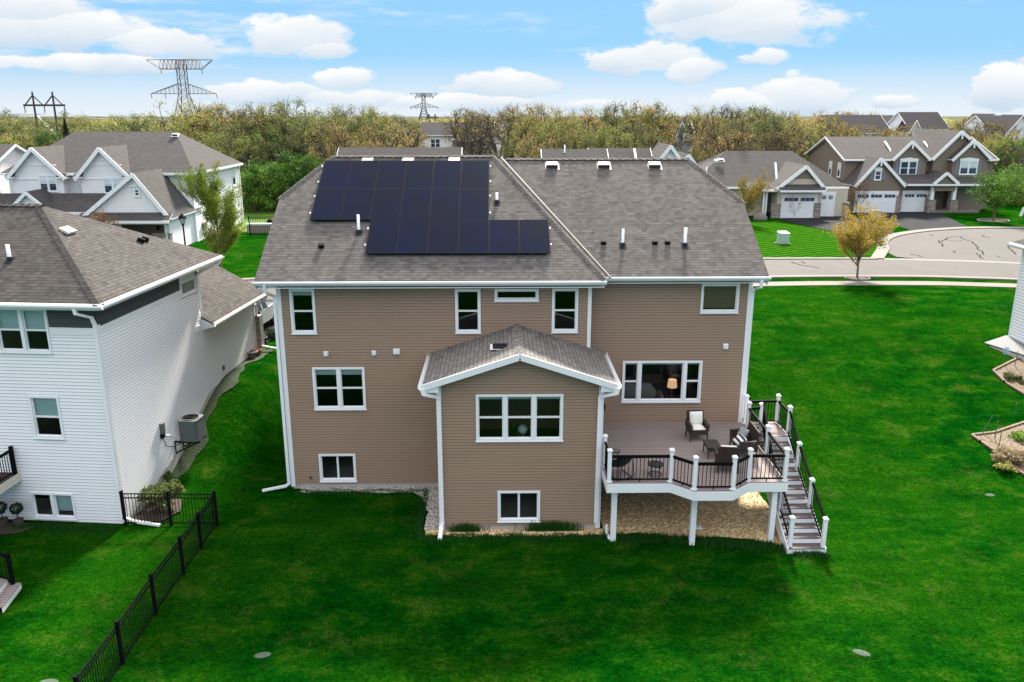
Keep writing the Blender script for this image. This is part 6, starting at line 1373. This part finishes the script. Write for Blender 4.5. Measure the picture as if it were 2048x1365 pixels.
# ------------------------------------------------------------------ power line
def pylon(name,label,px,Y,r):
    """px: (top left, top right, lower arm left, lower arm right, shaft centre) pixels"""
    (tl,tr,bl,br,cx)=px; A=at(*tl,Y=Y); B=at(*tr,Y=Y); C=at(*bl,Y=Y); Dd=at(*br,Y=Y); x=at(*cx,Y=Y).x; w=(B.x-A.x); zt=A.z; z2=C.z; g=ground(x,Y)
    t=thing(name,label,'pylon',(x,Y,g),0,None,True); s=w*.058; up=zt-w*.135
    def bar(m,a,b,k=1.): m.beam(a,b,r*2*k,r*2*k)
    m=MB(); lv=[zt,up,lerp(up,z2,.5),z2+w*.10,z2]; n=7
    zs=lv+[lerp(z2,g,i/n) for i in range(1,n+1)]
    wd=lambda z: s if z>=z2 else lerp(s,s*4.2,((z2-z)/(z2-g)))
    for sx in (-1,1):
        for sy in (-1,1):
            for a,b in zip(zs,zs[1:]): bar(m,(x+sx*wd(a),Y+sy*wd(a),a),(x+sx*wd(b),Y+sy*wd(b),b),1.3)
    for a,b in zip(zs,zs[1:]):
        for sy in (-1,1): bar(m,(x-wd(a),Y+sy*wd(a),a),(x+wd(b),Y+sy*wd(b),b),.7); bar(m,(x+wd(a),Y+sy*wd(a),a),(x-wd(b),Y+sy*wd(b),b),.7)
        for sx in (-1,1): bar(m,(x+sx*wd(a),Y-wd(a),a),(x+sx*wd(b),Y+wd(b),b),.7)
    m.build('tower',M['galv'],t)
    m=MB(); y0,y1=Y-s,Y+s; il,ir=lerp(A.x,B.x,.2),lerp(A.x,B.x,.82)
    for y in (y0,y1):
        bar(m,(A.x,Y,zt),(x-s,y,zt)); bar(m,(B.x,Y,zt),(x+s,y,zt)); bar(m,(x-s,y,zt),(x+s,y,zt)); bar(m,(il,y,up),(ir,y,up)); bar(m,(A.x,Y,zt),(il,y,up)); bar(m,(B.x,Y,zt),(ir,y,up))
        k=10
        for i in range(k):
            a=lerp(il,ir,i/k); b=lerp(il,ir,(i+1)/k); bar(m,(a,y,up),((a+b)/2,y,zt),.6); bar(m,((a+b)/2,y,zt),(b,y,up),.6)
    m.build('upper_crossarm',M['galv'],t)
    m=MB(); ap=z2+w*.15
    for y in (y0,y1):
        bar(m,(C.x,Y,z2),(x-s,y,z2)); bar(m,(Dd.x,Y,z2),(x+s,y,z2)); bar(m,(C.x,Y,z2),(x-s,y,ap)); bar(m,(Dd.x,Y,z2),(x+s,y,ap)); k=7
        for i in range(1,k):
            for e in (C.x,Dd.x):
                q=x-s if e<x else x+s; a=lerp(e,q,i/k); bar(m,(a,y,z2),(a,y,lerp(z2,ap,i/k)),.6)
    m.build('lower_crossarm',M['galv'],t)
    for (ix,iz) in ((il,up),(ir,up),(C.x,z2),(Dd.x,z2),(lerp(C.x,x,.42),z2)):
        m=MB(); m.tube([(ix,Y,iz),(ix+.15,Y,iz-w*.07)],r*1.4,5); m.build('insulator',M['galv'],t)
    return il,ir,up,C.x,Dd.x,z2
P1=pylon('power_pylon','tall lattice power pylon rising above the trees at the left',((293,120),(425,120),(302,188),(433,188),(363,138)),250,.075)
P2=pylon('power_pylon','smaller distant lattice pylon in the gap above the white dark-panelled house',((820,187),(875,187),(821,215),(876,215),(847,200)),590,.14)
def hframe(label,xs,top,arm,Y,yr,r):
    zt=at(xs[0],top,Y=Y).z; za=at(xs[0],yr,Y=Y).z; x0,x1=(at(a,top,Y=Y).x for a in xs); a0,a1=(at(a,yr,Y=Y).x for a in arm); g=ground(x0,Y)
    t=thing('power_pole',label,'power pole',((x0+x1)/2,Y,g),0,None,True)
    for x in (x0,x1): m=MB(); m.tube([(x,Y,g),(x,Y,zt)],[r*1.5,r],8); m.build('pole',M['wood_pole'],t)
    m=MB(); m.beam((a0,Y,za),(a1,Y,za),r*2,r*2.2); m.build('crossarm',M['wood_pole'],t)
    m=MB()
    for x in (x0,x1):
        for e in (-1,1): m.beam((x,Y,lerp(zt,za,.25)),(x+e*(x1-x0)*.46,Y,za),r*1.1,r*1.1)
    m.build('brace',M['wood_pole'],t)
    for x in (a0+.2,(x0+x1)/2,a1-.2): m=MB(); m.tube([(x,Y,za),(x,Y,za-1.7)],r*.6,5); m.build('insulator',M['galv'],t)
hframe('two-legged wooden power pole with a braced crossarm at the far left',(64,104),184,(47,130),200,211,.2)
hframe('small distant two-legged power pole beside the distant pylon',(858,870),228,(852,877),420,236,.22)
def wires():
    t=thing('power_lines','thin sagging power lines strung from the left across the treetops','power lines',(-100,200,14),0,None,True)
    a0,a1=at(49,213,Y=200),at(128,213,Y=200)
    for (p,q) in ((a0-Vector((0,0,1.7)),Vector((-45,330,15.5))),(a1-Vector((0,0,1.7)),Vector((-30,330,15.5))),(a0-Vector((0,0,1.7)),Vector((-230,120,15))),((a0+a1)/2-Vector((0,0,1.7)),Vector((-225,118,15)))):
        m=MB(); m.tube([p.lerp(q,i/16)-Vector((0,0,3.5*4*(i/16)*(1-i/16))) for i in range(17)],.045,4); m.build('wire',M['galv'],t)
    p=at(75,232,Y=199); q=at(116,274,Y=190); t=thing('guy_wire','pale slanting guy strut beside the two-legged pole','guy wire',tuple(q),0,None,True); m=MB(); m.tube([p,q],.11,5); m.build('strut',M['pvc'],t)
wires()
# ------------------------------------------------------------------ sky, sun, camera
SUN_AZ=R(11); SUN_EL=R(39)
def world():
    w=bpy.data.worlds.new('World'); SC.world=w; w.use_nodes=True; t=w.node_tree; t.nodes.clear(); l=t.links.new
    def n(ty,**k):
        q=t.nodes.new(ty)
        for a,b in k.items(): setattr(q,a,b)
        return q
    def mt(op,a,b=0.,clamp=False):
        m=n('ShaderNodeMath',operation=op,use_clamp=clamp)
        for i,v in enumerate((a,b)):
            if isinstance(v,(int,float)): m.inputs[i].default_value=v
            else: l(v,m.inputs[i])
        return m.outputs[0]
    sky=n('ShaderNodeTexSky',sky_type='NISHITA'); sky.sun_disc=False; sky.sun_elevation=SUN_EL; sky.sun_rotation=SUN_AZ; sky.altitude=250; sky.air_density=1.; sky.dust_density=.25; sky.ozone_density=2.2
    tc=n('ShaderNodeTexCoord'); sp=n('ShaderNodeSeparateXYZ'); l(tc.outputs['Generated'],sp.inputs[0])
    az=mt('ARCTAN2',sp.outputs[0],sp.outputs[1]); el=mt('ARCSINE',sp.outputs[2])
    cb=n('ShaderNodeCombineXYZ'); l(az,cb.inputs[0]); l(el,cb.inputs[1])
    nz=n('ShaderNodeTexNoise'); nz.inputs['Scale'].default_value=1.; nz.inputs['Detail'].default_value=9; nz.inputs['Roughness'].default_value=.64
    mp=n('ShaderNodeMapping'); mp.inputs['Scale'].default_value=(16,34,1); l(cb.outputs[0],mp.inputs[0]); l(mp.outputs[0],nz.inputs['Vector'])
    warp=n('ShaderNodeVectorMath',operation='MULTIPLY_ADD'); l(nz.outputs['Color'],warp.inputs[0]); warp.inputs[1].default_value=(.035,.018,0); l(cb.outputs[0],warp.inputs[2])
    wsub=n('ShaderNodeVectorMath',operation='SUBTRACT'); l(warp.outputs[0],wsub.inputs[0]); wsub.inputs[1].default_value=(.0175,.009,0)
    def azel(px,py):
        d=Vector(ray(px,py)).normalized(); return math.atan2(d.x,d.y),math.asin(d.z)
    d=None
    # cumulus banks: pixel centre of the bank in the photograph's sky, half sizes
    for (px,py,rx,ry) in ((600,75,105,42),(640,95,70,22),(1480,40,215,52),(1390,20,150,40),(1290,118,130,34),(1380,140,70,30),(1010,168,135,32),(1600,190,110,42),(1480,205,110,26),(2010,175,60,42),(90,55,210,42),(60,20,120,40),
                          (690,160,75,22),(540,185,130,26),(700,195,130,22),(320,85,140,30),(1780,205,60,14),(1530,110,50,18),(200,130,190,20),(-300,60,200,60),(2400,90,220,60),(2700,150,200,50),(-650,120,200,50),(930,205,190,20),(1230,212,150,14)):
        a,e=azel(px,py); s=n('ShaderNodeVectorMath',operation='SUBTRACT'); l(wsub.outputs[0],s.inputs[0]); s.inputs[1].default_value=(a,e,0)
        m=n('ShaderNodeVectorMath',operation='MULTIPLY'); l(s.outputs[0],m.inputs[0]); m.inputs[1].default_value=(1640./rx,1640./ry,0)
        q=n('ShaderNodeVectorMath',operation='LENGTH'); l(m.outputs[0],q.inputs[0]); qs=n('ShaderNodeSeparateXYZ'); l(m.outputs[0],qs.inputs[0]); my=qs.outputs[1]
        if d is None: d=q.outputs['Value']; vy=my
        else: se=mt('LESS_THAN',q.outputs['Value'],d); vy=mt('ADD',vy,mt('MULTIPLY',se,mt('SUBTRACT',my,vy))); d=mt('MINIMUM',d,q.outputs['Value'])
    body=mt('ADD',mt('MULTIPLY',mt('SUBTRACT',1.05,d),1.5),mt('MULTIPLY',mt('SUBTRACT',nz.outputs['Fac'],.5),3.0))
    cl=n('ShaderNodeMapRange',interpolation_type='SMOOTHSTEP'); l(body,cl.inputs[0]); cl.inputs[1].default_value=.08; cl.inputs[2].default_value=.6
    # streaky veil
    n2=n('ShaderNodeTexNoise'); n2.inputs['Scale'].default_value=1.; n2.inputs['Detail'].default_value=6; n2.inputs['Roughness'].default_value=.6; mp2=n('ShaderNodeMapping'); mp2.inputs['Scale'].default_value=(5,42,1); mp2.inputs['Location'].default_value=(3.1,.4,0); l(wsub.outputs[0],mp2.inputs[0]); l(mp2.outputs[0],n2.inputs['Vector'])
    lf=n('ShaderNodeMapRange'); l(az,lf.inputs[0]); lf.inputs[1].default_value=.05; lf.inputs[2].default_value=-.5; lf.inputs[3].default_value=-.07; lf.inputs[4].default_value=.13
    v2=n('ShaderNodeMapRange',interpolation_type='SMOOTHSTEP'); l(mt('ADD',n2.outputs['Fac'],lf.outputs[0]),v2.inputs[0]); v2.inputs[1].default_value=.50; v2.inputs[2].default_value=.78
    hz=n('ShaderNodeMapRange',interpolation_type='SMOOTHSTEP'); l(el,hz.inputs[0]); hz.inputs[1].default_value=.07; hz.inputs[2].default_value=-.005
    hb=mt('MULTIPLY',hz.outputs[0],.85)
    low=n('ShaderNodeMapRange'); l(el,low.inputs[0]); low.inputs[1].default_value=.9; low.inputs[2].default_value=.3
    hi=n('ShaderNodeMapRange',interpolation_type='SMOOTHSTEP'); l(el,hi.inputs[0]); hi.inputs[1].default_value=.16; hi.inputs[2].default_value=.55
    mask=mt('MAXIMUM',mt('MULTIPLY',hi.outputs[0],.65),mt('MAXIMUM',mt('MAXIMUM',cl.outputs[0],mt('MULTIPLY',v2.outputs[0],.85)),hb),True)
    # sky colour: Nishita, pushed a little bluer
    hs=n('ShaderNodeHueSaturation'); hs.inputs['Hue'].default_value=.5; hs.inputs['Saturation'].default_value=SKY_SAT; l(sky.outputs[0],hs.inputs['Color'])
    mul=n('ShaderNodeMix',data_type='RGBA',blend_type='MULTIPLY'); mul.inputs[0].default_value=1; l(hs.outputs[0],mul.inputs[6]); mul.inputs[7].default_value=SKY_TINT
    n3=n('ShaderNodeTexNoise'); n3.inputs['Scale'].default_value=1; n3.inputs['Detail'].default_value=5; mp3=n('ShaderNodeMapping'); mp3.inputs['Scale'].default_value=(11,30,1); mp3.inputs['Location'].default_value=(0,.35,0); l(wsub.outputs[0],mp3.inputs[0]); l(mp3.outputs[0],n3.inputs['Vector'])
    cc=n('ShaderNodeMix',data_type='RGBA'); sh=mt('ADD',mt('MULTIPLY',n3.outputs['Fac'],.9),mt('MULTIPLY',mt('ADD',vy,.25),.55),True); l(mt('ADD',mt('MULTIPLY',cl.outputs[0],sh),mt('MULTIPLY',mt('SUBTRACT',1.,cl.outputs[0]),.72)),cc.inputs[0]); cc.inputs[6].default_value=CLOUD_LO; cc.inputs[7].default_value=CLOUD_HI
    mx=n('ShaderNodeMix',data_type='RGBA'); l(mask,mx.inputs[0]); l(mul.outputs[2],mx.inputs[6]); l(cc.outputs[2],mx.inputs[7])
    up=n('ShaderNodeMix',data_type='RGBA'); l(hi.outputs[0],up.inputs[0]); l(cc.outputs[2],up.inputs[6]); up.inputs[7].default_value=OVERHEAD_FILL; l(up.outputs[2],mx.inputs[7])  # unseen bright veil overhead, added as fill light for the shaded walls
    lw=n('ShaderNodeMapRange',interpolation_type='SMOOTHSTEP'); l(el,lw.inputs[0]); lw.inputs[1].default_value=.45; lw.inputs[2].default_value=.2; lw.inputs[4].default_value=.93
    bl=n('ShaderNodeMix',data_type='RGBA'); l(lw.outputs[0],bl.inputs[0]); l(mul.outputs[2],bl.inputs[6]); bl.inputs[7].default_value=LOW_BLUE; l(bl.outputs[2],mx.inputs[6])
    bg=n('ShaderNodeBackground'); bg.inputs[1].default_value=SKY_STR; l(mx.outputs[2],bg.inputs[0]); o=n('ShaderNodeOutputWorld'); l(bg.outputs[0],o.inputs[0])
SKY_STR=.10; SKY_SAT=1.0; SKY_TINT=(.55,.7,.78,1); CLOUD_LO=(1.95,2.45,2.95,1); CLOUD_HI=(3.45,3.45,3.45,1); OVERHEAD_FILL=(9.8,9.6,9.4,1); LOW_BLUE=(.92,1.98,3.1,1)
world()
sd=bpy.data.lights.new('sun','SUN'); sd.energy=5.0; sd.angle=R(8); sd.color=(1,.93,.82); so=bpy.data.objects.new('sun',sd); COL.objects.link(so)
sv=Vector((math.sin(SUN_AZ)*math.cos(SUN_EL),math.cos(SUN_AZ)*math.cos(SUN_EL),math.sin(SUN_EL))); so.rotation_euler=(-sv).to_track_quat('-Z','Y').to_euler(); so.location=(20,60,60)
cam=bpy.data.cameras.new('camera'); co=bpy.data.objects.new('camera',cam); COL.objects.link(co); cam.sensor_width=36; cam.lens=36*CAM_F/2048; cam.clip_end=5000; cam.clip_start=.1
co.location=(0,0,CAM_H); co.rotation_euler=(math.pi/2-TILT,0,-HEAD); SC.camera=co
SC.view_settings.view_transform='Standard'; SC.view_settings.look='None'; SC.view_settings.exposure=1.55; SC.view_settings.gamma=1
SC.cycles.max_bounces=6; SC.cycles.diffuse_bounces=3; SC.cycles.glossy_bounces=3; SC.cycles.transparent_max_bounces=8; SC.cycles.transmission_bounces=4
for k in list(PRO):
    if PRO[k].name not in USED:
        for c in list(PRO[k].children): bpy.data.objects.remove(c)
        bpy.data.objects.remove(PRO[k])
def woodland():
    # the far-off wood on the skyline, read as one mass
    rnd=random.Random(77); lm=MB()
    for i in range(420):
        y=rnd.uniform(330,560); x=rnd.uniform(-.72,.75)*y; h=rnd.uniform(4,7); r=rnd.uniform(4,8)
        for j in range(26):
            a=rnd.uniform(0,6.28); q=rnd.random()**.5; leaf(lm,Vector((x+math.cos(a)*q*r,y+math.sin(a)*q*r,ground(x,y)+h*(1-.75*rnd.random()*max(q,.3)))),rnd.uniform(1.,2.2),rnd)
    o=lm.build('woodland',M['leaf_olive']); tag(o,'far-off wood along the skyline','woodland',kind='stuff')
woodland()
